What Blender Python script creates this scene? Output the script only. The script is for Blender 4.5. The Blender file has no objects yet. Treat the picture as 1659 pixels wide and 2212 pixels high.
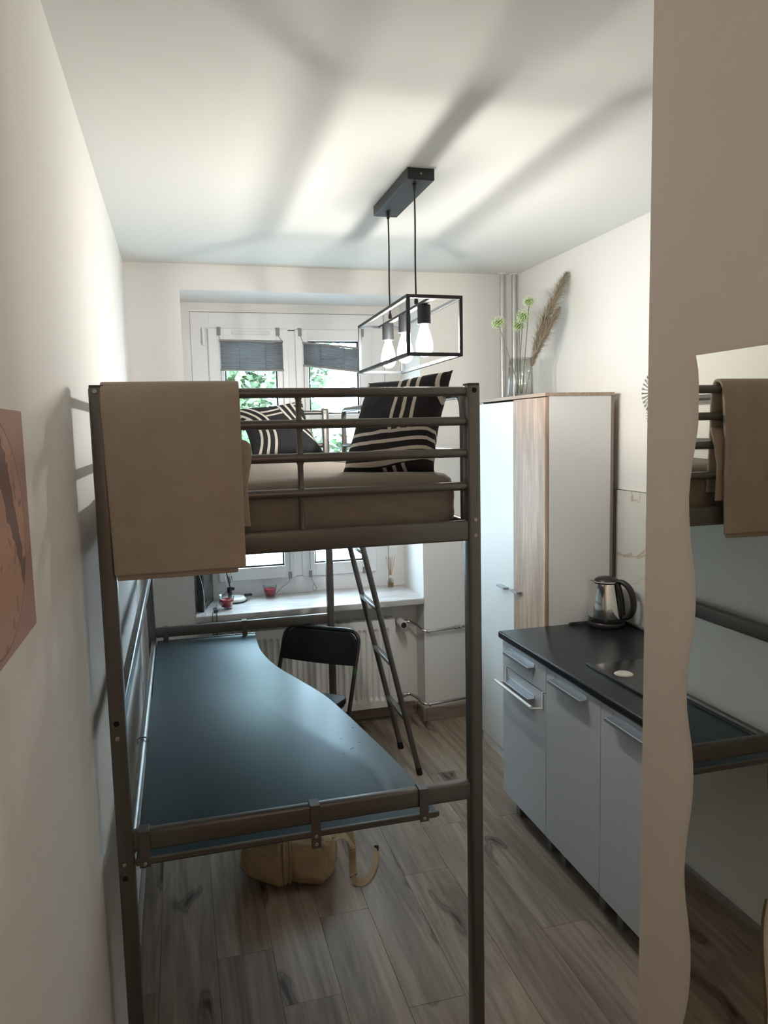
import bpy, bmesh, math, random
from mathutils import Vector, Matrix, noise
R = math.radians
PI = math.pi
random.seed(4)
SC = bpy.context.scene
COL = SC.collection

# ------------------------------------------------------------------ camera
cam_d = bpy.data.cameras.new('camera')
cam = bpy.data.objects.new('camera', cam_d)
COL.objects.link(cam)
yw, pt, rl = R(-15.1373), R(-6.2444), R(-1.2767)
F = Vector((-math.sin(yw)*math.cos(pt), math.cos(yw)*math.cos(pt), math.sin(pt)))
RR = F.cross(Vector((0, 0, 1))).normalized()
UU = RR.cross(F)
R2 = RR*math.cos(rl) + UU*math.sin(rl)
U2 = -RR*math.sin(rl) + UU*math.cos(rl)
M = Matrix((R2, U2, -F)).transposed().to_4x4()
M.translation = Vector((0.2315, 0.0, 1.8103))
cam.matrix_world = M
cam_d.sensor_fit = 'HORIZONTAL'
cam_d.sensor_width = 36.0
cam_d.lens = 1627.73/1659*36.0
cam_d.clip_start = 0.02
SC.camera = cam

# ------------------------------------------------------------------ world, lights, exposure
WORLD_STRENGTH = 22.0
BULB = 1700.0
HALL = 18.5
w = bpy.data.worlds.new('world')
SC.world = w
w.use_nodes = True
bg = w.node_tree.nodes['Background']
bg.inputs[0].default_value = (0.66, 0.83, 1.0, 1)
bg.inputs[1].default_value = WORLD_STRENGTH
SC.view_settings.view_transform = 'Standard'
SC.view_settings.look = 'None'
SC.view_settings.gamma = 1
SC.view_settings.use_curve_mapping = False
SC.view_settings.exposure = 0.0

# ------------------------------------------------------------------ material helpers
def new_mat(name):
    m = bpy.data.materials.new(name)
    m.use_nodes = True
    nt = m.node_tree
    return m, nt, nt.nodes['Principled BSDF']

def simple(name, col, rough=0.5, metal=0.0, spec=0.5, bump=0.0, bscale=200, var=0.0, vscale=8, coat=0.0):
    m, nt, b = new_mat(name)
    b.inputs['Base Color'].default_value = (*col, 1)
    b.inputs['Roughness'].default_value = rough
    b.inputs['Metallic'].default_value = metal
    b.inputs['Specular IOR Level'].default_value = spec
    b.inputs['Coat Weight'].default_value = coat
    tc = nt.nodes.new('ShaderNodeTexCoord')
    if var > 0:
        n = nt.nodes.new('ShaderNodeTexNoise')
        n.inputs['Scale'].default_value = vscale
        n.inputs['Detail'].default_value = 4
        nt.links.new(tc.outputs['Object'], n.inputs['Vector'])
        r = nt.nodes.new('ShaderNodeValToRGB')
        r.color_ramp.elements[0].position = 0.3
        r.color_ramp.elements[1].position = 0.7
        r.color_ramp.elements[0].color = (*[c*(1-var) for c in col], 1)
        r.color_ramp.elements[1].color = (*[min(1, c*(1+var)) for c in col], 1)
        nt.links.new(n.outputs['Fac'], r.inputs[0])
        nt.links.new(r.outputs[0], b.inputs['Base Color'])
    if bump > 0:
        n = nt.nodes.new('ShaderNodeTexNoise')
        n.inputs['Scale'].default_value = bscale
        n.inputs['Detail'].default_value = 3
        nt.links.new(tc.outputs['Object'], n.inputs['Vector'])
        bp = nt.nodes.new('ShaderNodeBump')
        bp.inputs['Strength'].default_value = bump
        bp.inputs['Distance'].default_value = 0.002
        nt.links.new(n.outputs['Fac'], bp.inputs['Height'])
        nt.links.new(bp.outputs[0], b.inputs['Normal'])
    return m

def emit(name, col, s):
    m = bpy.data.materials.new(name)
    m.use_nodes = True
    nt = m.node_tree
    nt.nodes.remove(nt.nodes['Principled BSDF'])
    e = nt.nodes.new('ShaderNodeEmission')
    e.inputs[0].default_value = (*col, 1)
    e.inputs[1].default_value = s
    nt.links.new(e.outputs[0], nt.nodes['Material Output'].inputs[0])
    return m

def wood(name, c1, c2, axis='Y', scale=1.0, rough=0.45, knots=True, per_object=False, dark=(0.1, 0.07, 0.05), spec=0.4):
    m, nt, b = new_mat(name)
    N = nt.nodes.new
    L = nt.links.new
    tc = N('ShaderNodeTexCoord')
    vec = tc.outputs['Object']
    if per_object:
        oi = N('ShaderNodeObjectInfo')
        mul = N('ShaderNodeMath'); mul.operation = 'MULTIPLY'; mul.inputs[1].default_value = 37.0
        L(oi.outputs['Random'], mul.inputs[0])
        cb = N('ShaderNodeCombineXYZ')
        L(mul.outputs[0], cb.inputs[0]); L(mul.outputs[0], cb.inputs[1]); L(mul.outputs[0], cb.inputs[2])
        ad = N('ShaderNodeVectorMath'); ad.operation = 'ADD'
        L(vec, ad.inputs[0]); L(cb.outputs[0], ad.inputs[1])
        vec = ad.outputs[0]
    mp = N('ShaderNodeMapping')
    s = {'X': (1.2, 14, 14), 'Y': (14, 1.2, 14), 'Z': (14, 14, 1.2)}[axis]
    mp.inputs['Scale'].default_value = [a*scale for a in s]
    L(vec, mp.inputs[0])
    n1 = N('ShaderNodeTexNoise'); n1.inputs['Scale'].default_value = 1.0; n1.inputs['Detail'].default_value = 8
    n1.inputs['Roughness'].default_value = 0.65; n1.inputs['Distortion'].default_value = 1.2
    L(mp.outputs[0], n1.inputs['Vector'])
    mp2 = N('ShaderNodeMapping')
    s2 = {'X': (4, 90, 90), 'Y': (90, 4, 90), 'Z': (90, 90, 4)}[axis]
    mp2.inputs['Scale'].default_value = [a*scale for a in s2]
    L(vec, mp2.inputs[0])
    n2 = N('ShaderNodeTexNoise'); n2.inputs['Scale'].default_value = 1.0; n2.inputs['Detail'].default_value = 5
    L(mp2.outputs[0], n2.inputs['Vector'])
    r = N('ShaderNodeValToRGB')
    r.color_ramp.elements[0].position = 0.32; r.color_ramp.elements[0].color = (*c2, 1)
    r.color_ramp.elements[1].position = 0.66; r.color_ramp.elements[1].color = (*c1, 1)
    L(n1.outputs['Fac'], r.inputs[0])
    r2 = N('ShaderNodeValToRGB')
    r2.color_ramp.elements[0].position = 0.35; r2.color_ramp.elements[0].color = (0.72, 0.70, 0.68, 1)
    r2.color_ramp.elements[1].position = 0.6; r2.color_ramp.elements[1].color = (1, 1, 1, 1)
    L(n2.outputs['Fac'], r2.inputs[0])
    mx = N('ShaderNodeMix'); mx.data_type = 'RGBA'; mx.blend_type = 'MULTIPLY'; mx.inputs[0].default_value = 0.8
    L(r.outputs[0], mx.inputs[6]); L(r2.outputs[0], mx.inputs[7])
    out = mx.outputs[2]
    if knots:
        mp3 = N('ShaderNodeMapping')
        s3 = {'X': (1.1, 4.2, 4.2), 'Y': (4.2, 1.1, 4.2), 'Z': (4.2, 4.2, 1.1)}[axis]
        mp3.inputs['Scale'].default_value = [a*scale for a in s3]
        L(vec, mp3.inputs[0])
        nd = N('ShaderNodeTexNoise'); nd.inputs['Scale'].default_value = 3.0
        L(mp3.outputs[0], nd.inputs['Vector'])
        va = N('ShaderNodeVectorMath'); va.operation = 'MULTIPLY_ADD'
        va.inputs[1].default_value = (0.7, 0.7, 0.7)
        L(nd.outputs['Color'], va.inputs[0]); L(mp3.outputs[0], va.inputs[2])
        vo = N('ShaderNodeTexVoronoi'); vo.inputs['Scale'].default_value = 2.0
        if axis == 'Y': vo.voronoi_dimensions = '2D'
        L(va.outputs[0], vo.inputs['Vector'])
        r3 = N('ShaderNodeValToRGB')
        e = r3.color_ramp.elements
        e[0].position = 0.03; e[0].color = (0.95, 0.95, 0.95, 1)
        e[1].position = 0.2; e[1].color = (0, 0, 0, 1)
        x = e.new(0.09); x.color = (0.35, 0.35, 0.35, 1)
        x = e.new(0.12); x.color = (0.6, 0.6, 0.6, 1)
        x = e.new(0.15); x.color = (0.15, 0.15, 0.15, 1)
        L(vo.outputs['Distance'], r3.inputs[0])
        mk = N('ShaderNodeMix'); mk.data_type = 'RGBA'
        sc_ = N('ShaderNodeSeparateColor'); L(vo.outputs['Color'], sc_.inputs[0])
        gt = N('ShaderNodeMath'); gt.operation = 'GREATER_THAN'; gt.inputs[1].default_value = 0.6; L(sc_.outputs[0], gt.inputs[0])
        ml = N('ShaderNodeMath'); ml.operation = 'MULTIPLY'
        L(r3.outputs[0], ml.inputs[0]); L(gt.outputs[0], ml.inputs[1]); L(ml.outputs[0], mk.inputs[0])
        L(out, mk.inputs[6]); mk.inputs[7].default_value = (*dark, 1)
        out = mk.outputs[2]
    if per_object:
        hs = N('ShaderNodeHueSaturation')
        mr = N('ShaderNodeMapRange'); mr.inputs['To Min'].default_value = 0.93; mr.inputs['To Max'].default_value = 1.06
        L(oi.outputs['Random'], mr.inputs[0]); L(mr.outputs[0], hs.inputs['Value'])
        L(out, hs.inputs['Color']); out = hs.outputs[0]
    L(out, b.inputs['Base Color'])
    b.inputs['Roughness'].default_value = rough
    b.inputs['Specular IOR Level'].default_value = spec
    bp = N('ShaderNodeBump'); bp.inputs['Strength'].default_value = 0.25; bp.inputs['Distance'].default_value = 0.001
    L(n2.outputs['Fac'], bp.inputs['Height']); L(bp.outputs[0], b.inputs['Normal'])
    return m

def marble(name, base, vein, scale=3.0, rough=0.25, width=0.03, stretch=(1, 1, 1), soft=0.0):
    m, nt, b = new_mat(name)
    N = nt.nodes.new; L = nt.links.new
    tc = N('ShaderNodeTexCoord')
    mp = N('ShaderNodeMapping'); mp.inputs['Scale'].default_value = stretch; mp.inputs['Rotation'].default_value = (0.3, 0.2, 0.6)
    L(tc.outputs['Object'], mp.inputs[0])
    n = N('ShaderNodeTexNoise'); n.inputs['Scale'].default_value = scale; n.inputs['Detail'].default_value = 5; n.inputs['Distortion'].default_value = 0.8
    L(mp.outputs[0], n.inputs['Vector'])
    s = N('ShaderNodeMath'); s.operation = 'SUBTRACT'; s.inputs[1].default_value = 0.5
    a = N('ShaderNodeMath'); a.operation = 'ABSOLUTE'
    L(n.outputs['Fac'], s.inputs[0]); L(s.outputs[0], a.inputs[0])
    r = N('ShaderNodeValToRGB')
    r.color_ramp.elements[0].position = 0.0; r.color_ramp.elements[0].color = (*vein, 1)
    r.color_ramp.elements[1].position = width; r.color_ramp.elements[1].color = (*base, 1)
    L(a.outputs[0], r.inputs[0])
    L(r.outputs[0], b.inputs['Base Color'])
    b.inputs['Roughness'].default_value = rough
    return m

def glass(name, col=(1, 1, 1), rough=0.0, ior=1.45):
    m, nt, b = new_mat(name)
    b.inputs['Base Color'].default_value = (*col, 1)
    b.inputs['Roughness'].default_value = rough
    b.inputs['Transmission Weight'].default_value = 1.0
    b.inputs['IOR'].default_value = ior
    return m

def pane_glass(name, tint=(0.96, 1, 0.99)):
    m = bpy.data.materials.new(name); m.use_nodes = True
    nt = m.node_tree; nt.nodes.remove(nt.nodes['Principled BSDF'])
    t = nt.nodes.new('ShaderNodeBsdfTransparent'); t.inputs[0].default_value = (*tint, 1)
    g = nt.nodes.new('ShaderNodeBsdfGlossy'); g.inputs['Roughness'].default_value = 0.02
    f = nt.nodes.new('ShaderNodeLayerWeight')
    pw = nt.nodes.new('ShaderNodeMath'); pw.operation = 'POWER'; pw.inputs[1].default_value = 4.5
    nt.links.new(f.outputs['Facing'], pw.inputs[0])
    ma = nt.nodes.new('ShaderNodeMath'); ma.operation = 'MULTIPLY_ADD'; ma.inputs[1].default_value = 0.9; ma.inputs[2].default_value = 0.045
    nt.links.new(pw.outputs[0], ma.inputs[0])
    mx = nt.nodes.new('ShaderNodeMixShader')
    nt.links.new(ma.outputs[0], mx.inputs[0]); nt.links.new(t.outputs[0], mx.inputs[1]); nt.links.new(g.outputs[0], mx.inputs[2])
    nt.links.new(mx.outputs[0], nt.nodes['Material Output'].inputs[0])
    return m

# materials
WALL = simple('white_wall_paint', (0.80, 0.785, 0.76), 0.85, spec=0.2, bump=0.25, bscale=260)
CEIL = simple('ceiling_paint', (0.76, 0.765, 0.735), 0.9, spec=0.15, bump=0.1, bscale=180)
PARTW = simple('white_paint_hall_tint', (0.80, 0.735, 0.665), 0.85, spec=0.2, bump=0.3, bscale=300)  # same white wall paint, warm corridor light tinted into the colour
PVC = simple('white_window_plastic', (0.82, 0.82, 0.83), 0.3, spec=0.45)
METAL = simple('dark_bronze_grey_metal', (0.115, 0.109, 0.102), 0.34, metal=0.4, spec=0.55)
BLACKM = simple('black_powder_coat', (0.028, 0.032, 0.036), 0.5, metal=0.1, spec=0.35, bump=0.05)
BLACKP = simple('black_plastic', (0.012, 0.012, 0.013), 0.35)
STEEL = simple('polished_steel', (0.72, 0.70, 0.67), 0.10, metal=1.0)
CHROME = simple('chrome_pipe', (0.62, 0.60, 0.57), 0.22, metal=1.0)
ALU = simple('brushed_aluminium', (0.36, 0.38, 0.40), 0.42, metal=0.7)
SCREWM = simple('zinc_screw', (0.38, 0.36, 0.32), 0.35, metal=1.0)
DARKHOLE = simple('dark_hole', (0.006, 0.006, 0.006), 0.9)
DESK = simple('black_satin_laminate', (0.020, 0.032, 0.040), 0.40, spec=0.9, bump=0.05, bscale=500)
DESK.node_tree.nodes['Principled BSDF'].inputs['Specular Tint'].default_value = (0.55, 0.84, 1.0, 1)  # black laminate tinted blue to paint in the sky's reflection
COUNTER = simple('black_worktop_laminate', (0.009, 0.012, 0.016), 0.28, spec=0.27, bump=0.05, bscale=900)
CABW = simple('grey_white_cabinet_front', (0.56, 0.575, 0.61), 0.32, spec=0.4)
CABD = simple('dark_cabinet_carcass', (0.05, 0.05, 0.055), 0.6)
WARDW = simple('matt_white_melamine', (0.74, 0.75, 0.74), 0.42, spec=0.35, bump=0.1, bscale=700)
OAK = wood('sonoma_oak', (0.56, 0.41, 0.31), (0.31, 0.215, 0.155), 'Z', 1.3, 0.5, knots=False)
OAKX = wood('sonoma_oak_edge', (0.50, 0.39, 0.30), (0.36, 0.27, 0.205), 'Y', 1.3, 0.5, knots=False)
BASEW = wood('skirting_oak', (0.36, 0.29, 0.225), (0.25, 0.195, 0.15), 'X', 1.2, 0.5, knots=False)
PLANK = wood('laminate_plank', (0.36, 0.29, 0.228), (0.165, 0.125, 0.095), 'Y', 0.62, 0.50, True, True, (0.035, 0.024, 0.018), 0.2)
SILLM = marble('marbled_sill_laminate', (0.62, 0.60, 0.585), (0.47, 0.45, 0.44), 5, 0.3, 0.10, (0.6, 2.5, 1))
TILE = marble('white_marble_panel', (0.70, 0.69, 0.65), (0.50, 0.40, 0.27), 1.7, 0.12, 0.008)
MIRROR = simple('mirror_silver', (0.78, 0.78, 0.72), 0.015, metal=1.0)
MIRE = simple('mirror_edge', (0.10, 0.09, 0.06), 0.3)
BLANK = simple('taupe_fleece', (0.385, 0.325, 0.275), 0.95, spec=0.1, bump=0.6, bscale=500, var=0.06, vscale=12)
SHEET = simple('taupe_fitted_sheet', (0.23, 0.20, 0.175), 0.85, spec=0.15, bump=0.2, bscale=600)
CHAIRV = simple('black_vinyl', (0.006, 0.008, 0.009), 0.5, spec=0.22, bump=0.2, bscale=400)
CHAIRT = simple('black_gloss_tube', (0.012, 0.013, 0.014), 0.3)
RADW = simple('radiator_enamel', (0.76, 0.75, 0.72), 0.4)
BLIND = simple('grey_pleated_fabric', (0.24, 0.245, 0.25), 0.8, spec=0.1)
_nt = BLIND.node_tree; _tl = _nt.nodes.new('ShaderNodeBsdfTranslucent'); _tl.inputs[0].default_value = (0.15, 0.155, 0.16, 1)
_ms = _nt.nodes.new('ShaderNodeAddShader'); _nt.links.new(_nt.nodes['Principled BSDF'].outputs[0], _ms.inputs[0]); _nt.links.new(_tl.outputs[0], _ms.inputs[1]); _nt.links.new(_ms.outputs[0], _nt.nodes['Material Output'].inputs[0])
CLIP = simple('grey_plastic_clip', (0.25, 0.24, 0.23), 0.5)
CORD = simple('grey_cord', (0.18, 0.17, 0.16), 0.7)
WAX = simple('red_wax', (0.42, 0.025, 0.05), 0.4)
GLASS = pane_glass('clear_glass', (0.93, 0.95, 0.95))
GLASSV = pane_glass('ribbed_glass', (0.86, 0.865, 0.855))
OIL = glass('yellow_oil', (0.9, 0.62, 0.12), 0.0, 1.4)
REED = simple('reed_stick', (0.42, 0.25, 0.13), 0.8)
WHITEP = simple('white_plastic', (0.78, 0.78, 0.76), 0.35)
BAGM = simple('beige_canvas', (0.37, 0.29, 0.185), 0.85, spec=0.15, bump=0.5, bscale=350, var=0.08, vscale=10)
BAGD = simple('beige_zip_tape', (0.30, 0.225, 0.13), 0.8)
PAMP = simple('pampas_plume', (0.42, 0.365, 0.28), 0.95, spec=0.05)
ALLG = simple('allium_green', (0.33, 0.50, 0.12), 0.8)
ALLW = simple('allium_pale', (0.72, 0.82, 0.55), 0.8)
STEMG = simple('green_stem', (0.17, 0.22, 0.14), 0.7)
SCREEN = simple('glossy_black_screen', (0.01, 0.012, 0.015), 0.12)
PANE = pane_glass('window_pane')
SEAL = simple('black_rubber_seal', (0.01, 0.012, 0.012), 0.6)
PINK = None

# ------------------------------------------------------------------ mesh helpers
def thing(name, label, cat, loc=(0, 0, 0), rotz=0, group=None):
    o = bpy.data.objects.new(name, None)
    COL.objects.link(o)
    o.location = loc
    o.rotation_euler = (0, 0, rotz)
    o.empty_display_size = 0.05
    o['label'] = label
    o['category'] = cat
    if group: o['group'] = group
    o['_loc'] = list(loc)
    return o

def rootloc(p):
    while p is not None:
        if '_loc' in p: return Vector(p['_loc'])
        p = p.parent
    return Vector((0, 0, 0))

def obj(name, bm, mat, parent=None, smooth=False, local=False, label=None):
    me = bpy.data.meshes.new(name)
    bmesh.ops.recalc_face_normals(bm, faces=bm.faces)
    bm.to_mesh(me); bm.free()
    if parent is not None and not local:
        me.transform(Matrix.Translation(-rootloc(parent)))
    for m in (mat if isinstance(mat, (list, tuple)) else [mat]):
        me.materials.append(m)
    if smooth:
        for p in me.polygons: p.use_smooth = True
        if smooth == 'auto':
            me.set_sharp_from_angle(angle=R(40))
    o = bpy.data.objects.new(name, me)
    COL.objects.link(o)
    if parent is not None: o.parent = parent
    if label: o['label'] = label
    return o

def single(name, bm, mat, label, cat, smooth=False, group=None):
    """thing that is one mesh, origin at the centre of its base"""
    vs = [v.co for v in bm.verts]
    c = Vector(((min(v.x for v in vs)+max(v.x for v in vs))/2, (min(v.y for v in vs)+max(v.y for v in vs))/2, min(v.z for v in vs)))
    bmesh.ops.translate(bm, verts=bm.verts, vec=-c)
    o = obj(name, bm, mat, None, smooth)
    o.location = c
    o['label'] = label; o['category'] = cat
    if group: o['group'] = group
    return o

def struct(name, bm, mat, parent=None, smooth=False):
    o = obj(name, bm, mat, parent, smooth)
    if parent is None: o['kind'] = 'structure'
    return o

def BM(): return bmesh.new()

def box(bm, x0, x1, y0, y1, z0, z1, bev=0.0, seg=2, mi=0):
    t = bmesh.new()
    bmesh.ops.create_cube(t, size=1)
    for v in t.verts:
        v.co = Vector(((x0+x1)/2+v.co.x*(x1-x0), (y0+y1)/2+v.co.y*(y1-y0), (z0+z1)/2+v.co.z*(z1-z0)))
    if bev > 0:
        bmesh.ops.bevel(t, geom=t.edges[:], offset=bev, segments=seg, affect='EDGES', profile=0.5)
    merge(bm, t, mi)
    return bm

def merge(bm, t, mi=0, mat=None):
    if mat is not None: bmesh.ops.transform(t, matrix=mat, verts=t.verts)
    mp = {}
    for v in t.verts: mp[v] = bm.verts.new(v.co)
    for f in t.faces:
        try:
            nf = bm.faces.new([mp[v] for v in f.verts]); nf.material_index = mi if mi else f.material_index; nf.smooth = f.smooth
        except ValueError: pass
    t.free()

def tube(bm, pts, r, n=12, closed=False, caps=True, flat=None):
    pts = [Vector(p) for p in pts]
    N = len(pts)
    rs = r if isinstance(r, (list, tuple)) else [r]*N
    prev = None
    rings = []
    for i in range(N):
        a = pts[(i-1) % N] if (closed or i > 0) else pts[i]
        b = pts[(i+1) % N] if (closed or i < N-1) else pts[i]
        t = (b-a)
        if t.length < 1e-9: t = Vector((0, 0, 1))
        t.normalize()
        if prev is None:
            up = Vector((0, 0, 1)) if abs(t.z) < 0.9 else Vector((1, 0, 0))
            x = t.cross(up).normalized()
        else:
            x = (prev - t*prev.dot(t))
            if x.length < 1e-6: x = t.orthogonal()
            x.normalize()
        prev = x
        y = t.cross(x)
        ring = []
        for k in range(n):
            a_ = 2*PI*k/n
            fx, fy = (flat if flat else (1, 1))
            ring.append(bm.verts.new(pts[i] + x*(math.cos(a_)*rs[i]*fx) + y*(math.sin(a_)*rs[i]*fy)))
        rings.append(ring)
    M_ = N if closed else N-1
    for i in range(M_):
        A, B = rings[i], rings[(i+1) % N]
        for k in range(n):
            bm.faces.new((A[k], A[(k+1) % n], B[(k+1) % n], B[k]))
    if caps and not closed:
        bm.faces.new(rings[0][::-1]); bm.faces.new(rings[-1])
    return bm

def bar(bm, a, b, wx, wy, bev=0.002, up=(0, 0, 1)):
    """rectangular bar from a to b; wx = width across, wy = height along up"""
    a, b = Vector(a), Vector(b)
    t = (b-a); L = t.length; t.normalize()
    u = Vector(up); x = t.cross(u)
    if x.length < 1e-6: x = t.cross(Vector((1, 0, 0)))
    x.normalize(); y = x.cross(t)
    tb = bmesh.new(); bmesh.ops.create_cube(tb, size=1)
    for v in tb.verts: v.co = Vector((v.co.x*wx, v.co.y*wy, v.co.z*L))
    if bev > 0: bmesh.ops.bevel(tb, geom=tb.edges[:], offset=bev, segments=2, affect='EDGES', profile=0.5)
    m = Matrix((x, y, t)).transposed().to_4x4(); m.translation = (a+b)/2
    merge(bm, tb, 0, m)
    return bm

def arc_pts(pts, rad, seg=6):
    """round the corners of a polyline"""
    pts = [Vector(p) for p in pts]
    out = [pts[0]]
    for i in range(1, len(pts)-1):
        a, b, c = pts[i-1], pts[i], pts[i+1]
        d1 = (a-b).normalized(); d2 = (c-b).normalized()
        p1 = b+d1*rad; p2 = b+d2*rad
        for k in range(seg+1):
            t = k/seg
            out.append(p1*(1-t)**2 + b*2*t*(1-t) + p2*t*t)
    out.append(pts[-1])
    return out

def smooth_pts(pts, seg=6):
    pts = [Vector(p) for p in pts]
    P = [pts[0]]+pts+[pts[-1]]
    out = []
    for i in range(1, len(P)-2):
        for k in range(seg):
            t = k/seg
            p0, p1, p2, p3 = P[i-1], P[i], P[i+1], P[i+2]
            out.append(0.5*((2*p1)+(-p0+p2)*t+(2*p0-5*p1+4*p2-p3)*t*t+(-p0+3*p1-3*p2+p3)*t*t*t))
    out.append(pts[-1])
    return out

def lathe(bm, prof, c=(0, 0, 0), n=32, mat=None, cap0=False, cap1=False, rib=None):
    c = Vector(c); rings = []
    for (r, z) in prof:
        ring = []
        for k in range(n):
            a = 2*PI*k/n
            rr = r*(1+(rib(k) if rib else 0))
            p = Vector((rr*math.cos(a), rr*math.sin(a), z))
            if mat is not None: p = mat @ p
            ring.append(bm.verts.new(c+p))
        rings.append(ring)
    for i in range(len(rings)-1):
        A, B = rings[i], rings[i+1]
        for k in range(n): bm.faces.new((A[k], A[(k+1) % n], B[(k+1) % n], B[k]))
    if cap0: bm.faces.new(rings[0][::-1])
    if cap1: bm.faces.new(rings[-1])
    return bm

def cyl(bm, a, b, r, n=20):
    return tube(bm, [a, b], r, n)

def grid(bm, f, nu, nv, mi=0):
    V = [[bm.verts.new(f(i/nu, j/nv)) for j in range(nv+1)] for i in range(nu+1)]
    for i in range(nu):
        for j in range(nv):
            fc = bm.faces.new((V[i][j], V[i+1][j], V[i+1][j+1], V[i][j+1])); fc.material_index = mi
    return V

def prism(bm, poly, z0, z1, bev=0.0):
    """extrude an xy outline"""
    t = bmesh.new()
    vs = [t.verts.new((x, y, z0)) for x, y in poly]
    f = t.faces.new(vs)
    r = bmesh.ops.extrude_face_region(t, geom=[f])
    bmesh.ops.translate(t, verts=[v for v in r['geom'] if isinstance(v, bmesh.types.BMVert)], vec=(0, 0, z1-z0))
    if bev > 0:
        ed = [e for e in t.edges if len(e.link_faces) == 2 and abs(e.verts[0].co.z-e.verts[1].co.z) < 1e-6]
        bmesh.ops.bevel(t, geom=ed, offset=bev, segments=3, affect='EDGES', profile=0.5)
    merge(bm, t)
    return bm

# ================================================================== THE SETTING
H = 2.722
XR = 2.259
YB = 4.314      # front plane of the window wall
YW = 4.72       # plane of the window inside its niche
YN = 4.475      # wall behind the radiator
NL, NR, NT = 0.282, 1.6385, 2.586
SILLZ = 0.785
YBACK = -1.6
def WX(x): return 0.2315+(x-0.2315)*YW/4.66
def WZ(z): return 1.8103+(z-1.8103)*YW/4.66

# floor: base slab plus laminate planks, one object each
b = BM(); box(b, -0.25, 2.6, YBACK-0.2, 5.0, -0.14, -0.0095)
floor = struct('floor', b, simple('floor_gap', (0.02, 0.016, 0.013), 0.9))
PL = 1.29
plank_me = None
k = 0
joints = {7: 2.32, 8: 3.1, 6: 2.82-1.0, 5: 2.78, 4: 2.1, 3: 2.62, 2: 2.22, 1: 2.5, 0: 2.0, 9: 2.6, 10: 2.2, 11: 2.9}
def plank_mesh(wd, ln):
    b = BM(); t = bmesh.new(); bmesh.ops.create_cube(t, size=1)
    for v in t.verts: v.co = Vector((v.co.x*wd, v.co.y*ln, -0.0045+v.co.z*0.009))
    top = [e for e in t.edges if all(v.co.z > -0.001 for v in e.verts)]
    bmesh.ops.bevel(t, geom=top, offset=0.0006, segments=1, affect='EDGES')
    merge(b, t)
    me = bpy.data.meshes.new('plank'); bmesh.ops.recalc_face_normals(b, faces=b.faces); b.to_mesh(me); b.free()
    me.materials.append(PLANK)
    return me
cache = {}
for c in range(-1, 12):
    x0 = 0.085+0.19*c
    x1 = x0+0.19
    xa, xb = max(x0, 0.001), min(x1, XR-0.001)
    if xb-xa < 0.01: continue
    j = joints.get(c, 2.4)
    y = j-PL*math.ceil((j-YBACK)/PL)
    while y < 4.47:
        ya, yb = max(y, YBACK), min(y+PL, 4.47)
        if yb-ya > 0.02:
            key = (round(xb-xa, 4), round(yb-ya, 4))
            if key not in cache: cache[key] = plank_mesh(key[0]-0.0008, key[1]-0.0008)
            o = bpy.data.objects.new('plank', cache[key]); COL.objects.link(o)
            o.location = ((xa+xb)/2, (ya+yb)/2, 0); o.parent = floor
        y += PL

b = BM(); box(b, -0.25, 2.6, YBACK-0.2, 5.0, H, H+0.15)
struct('ceiling', b, CEIL)
b = BM(); box(b, -0.2, 0.0, YBACK-0.2, 5.0, -0.01, H)
struct('wall_left', b, WALL)
b = BM(); box(b, XR, XR+0.2, 1.2, 5.0, -0.01, H)
struct('wall_right', b, WALL)
b = BM(); box(b, -0.2, 2.5, YBACK-0.2, YBACK, -0.01, H)
struct('wall_rear', b, PARTW)
# window wall with niche
b = BM()
OX0, OX1, OZ0, OZ1 = WX(0.334), WX(1.52), SILLZ-0.04, WZ(2.526)
box(b, 0.0, NL, YB, 5.0, -0.01, H)
box(b, NR, XR, YB, 5.0, -0.01, H)
box(b, NL, NR, YB, 5.0, NT, H)
box(b, NL, NR, YN, 5.0, -0.01, SILLZ-0.04)
box(b, NL, NR, YW+0.0115, 5.0, SILLZ-0.04, SILLZ+0.002)
box(b, NL, OX0, YW, 5.0, SILLZ-0.04, NT)
box(b, OX1, NR, YW-0.005, 5.0, SILLZ-0.04, NT)
box(b, OX0, OX1, YW, 5.0, OZ1, NT)
struct('wall_back', b, WALL)
# partition wall whose corridor face carries the mirror, facing the entrance corridor
th = R(0)
P0 = Vector((1.075, 1.2306, 0)); DV = Vector((math.sin(th), -math.cos(th), 0)); NV = Vector((-math.cos(th), -math.sin(th), 0))
Lp = (P0.y-YBACK)/math.cos(th)
Pe = P0+DV*Lp
b = BM(); prism(b, [(P0.x, P0.y), (XR, P0.y), (XR+0.1, YBACK), (Pe.x, Pe.y)], -0.01, H, 0.0)
struct('wall_partition', b, PARTW)
# skirting
def sk(name, x0, x1, y0, y1, h=0.078, mat=None):
    b = BM(); box(b, x0, x1, y0, y1, 0, h, 0.003); return struct(name, b, mat or BASEW)
sk('baseboard_back', NR+0.0005, XR, YB-0.018, YB-0.0003)
sk('baseboard_niche', NL+0.001, NR-0.0185, YN-0.018, YN-0.0003)
sk('baseboard_pillar', NR-0.018, NR-0.0003, YB-0.018, YN-0.019)
sk('baseboard_left', 0.0003, 0.018, YBACK, YB-0.001, 0.035, simple('grey_skirting', (0.25, 0.225, 0.20), 0.5))

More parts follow.
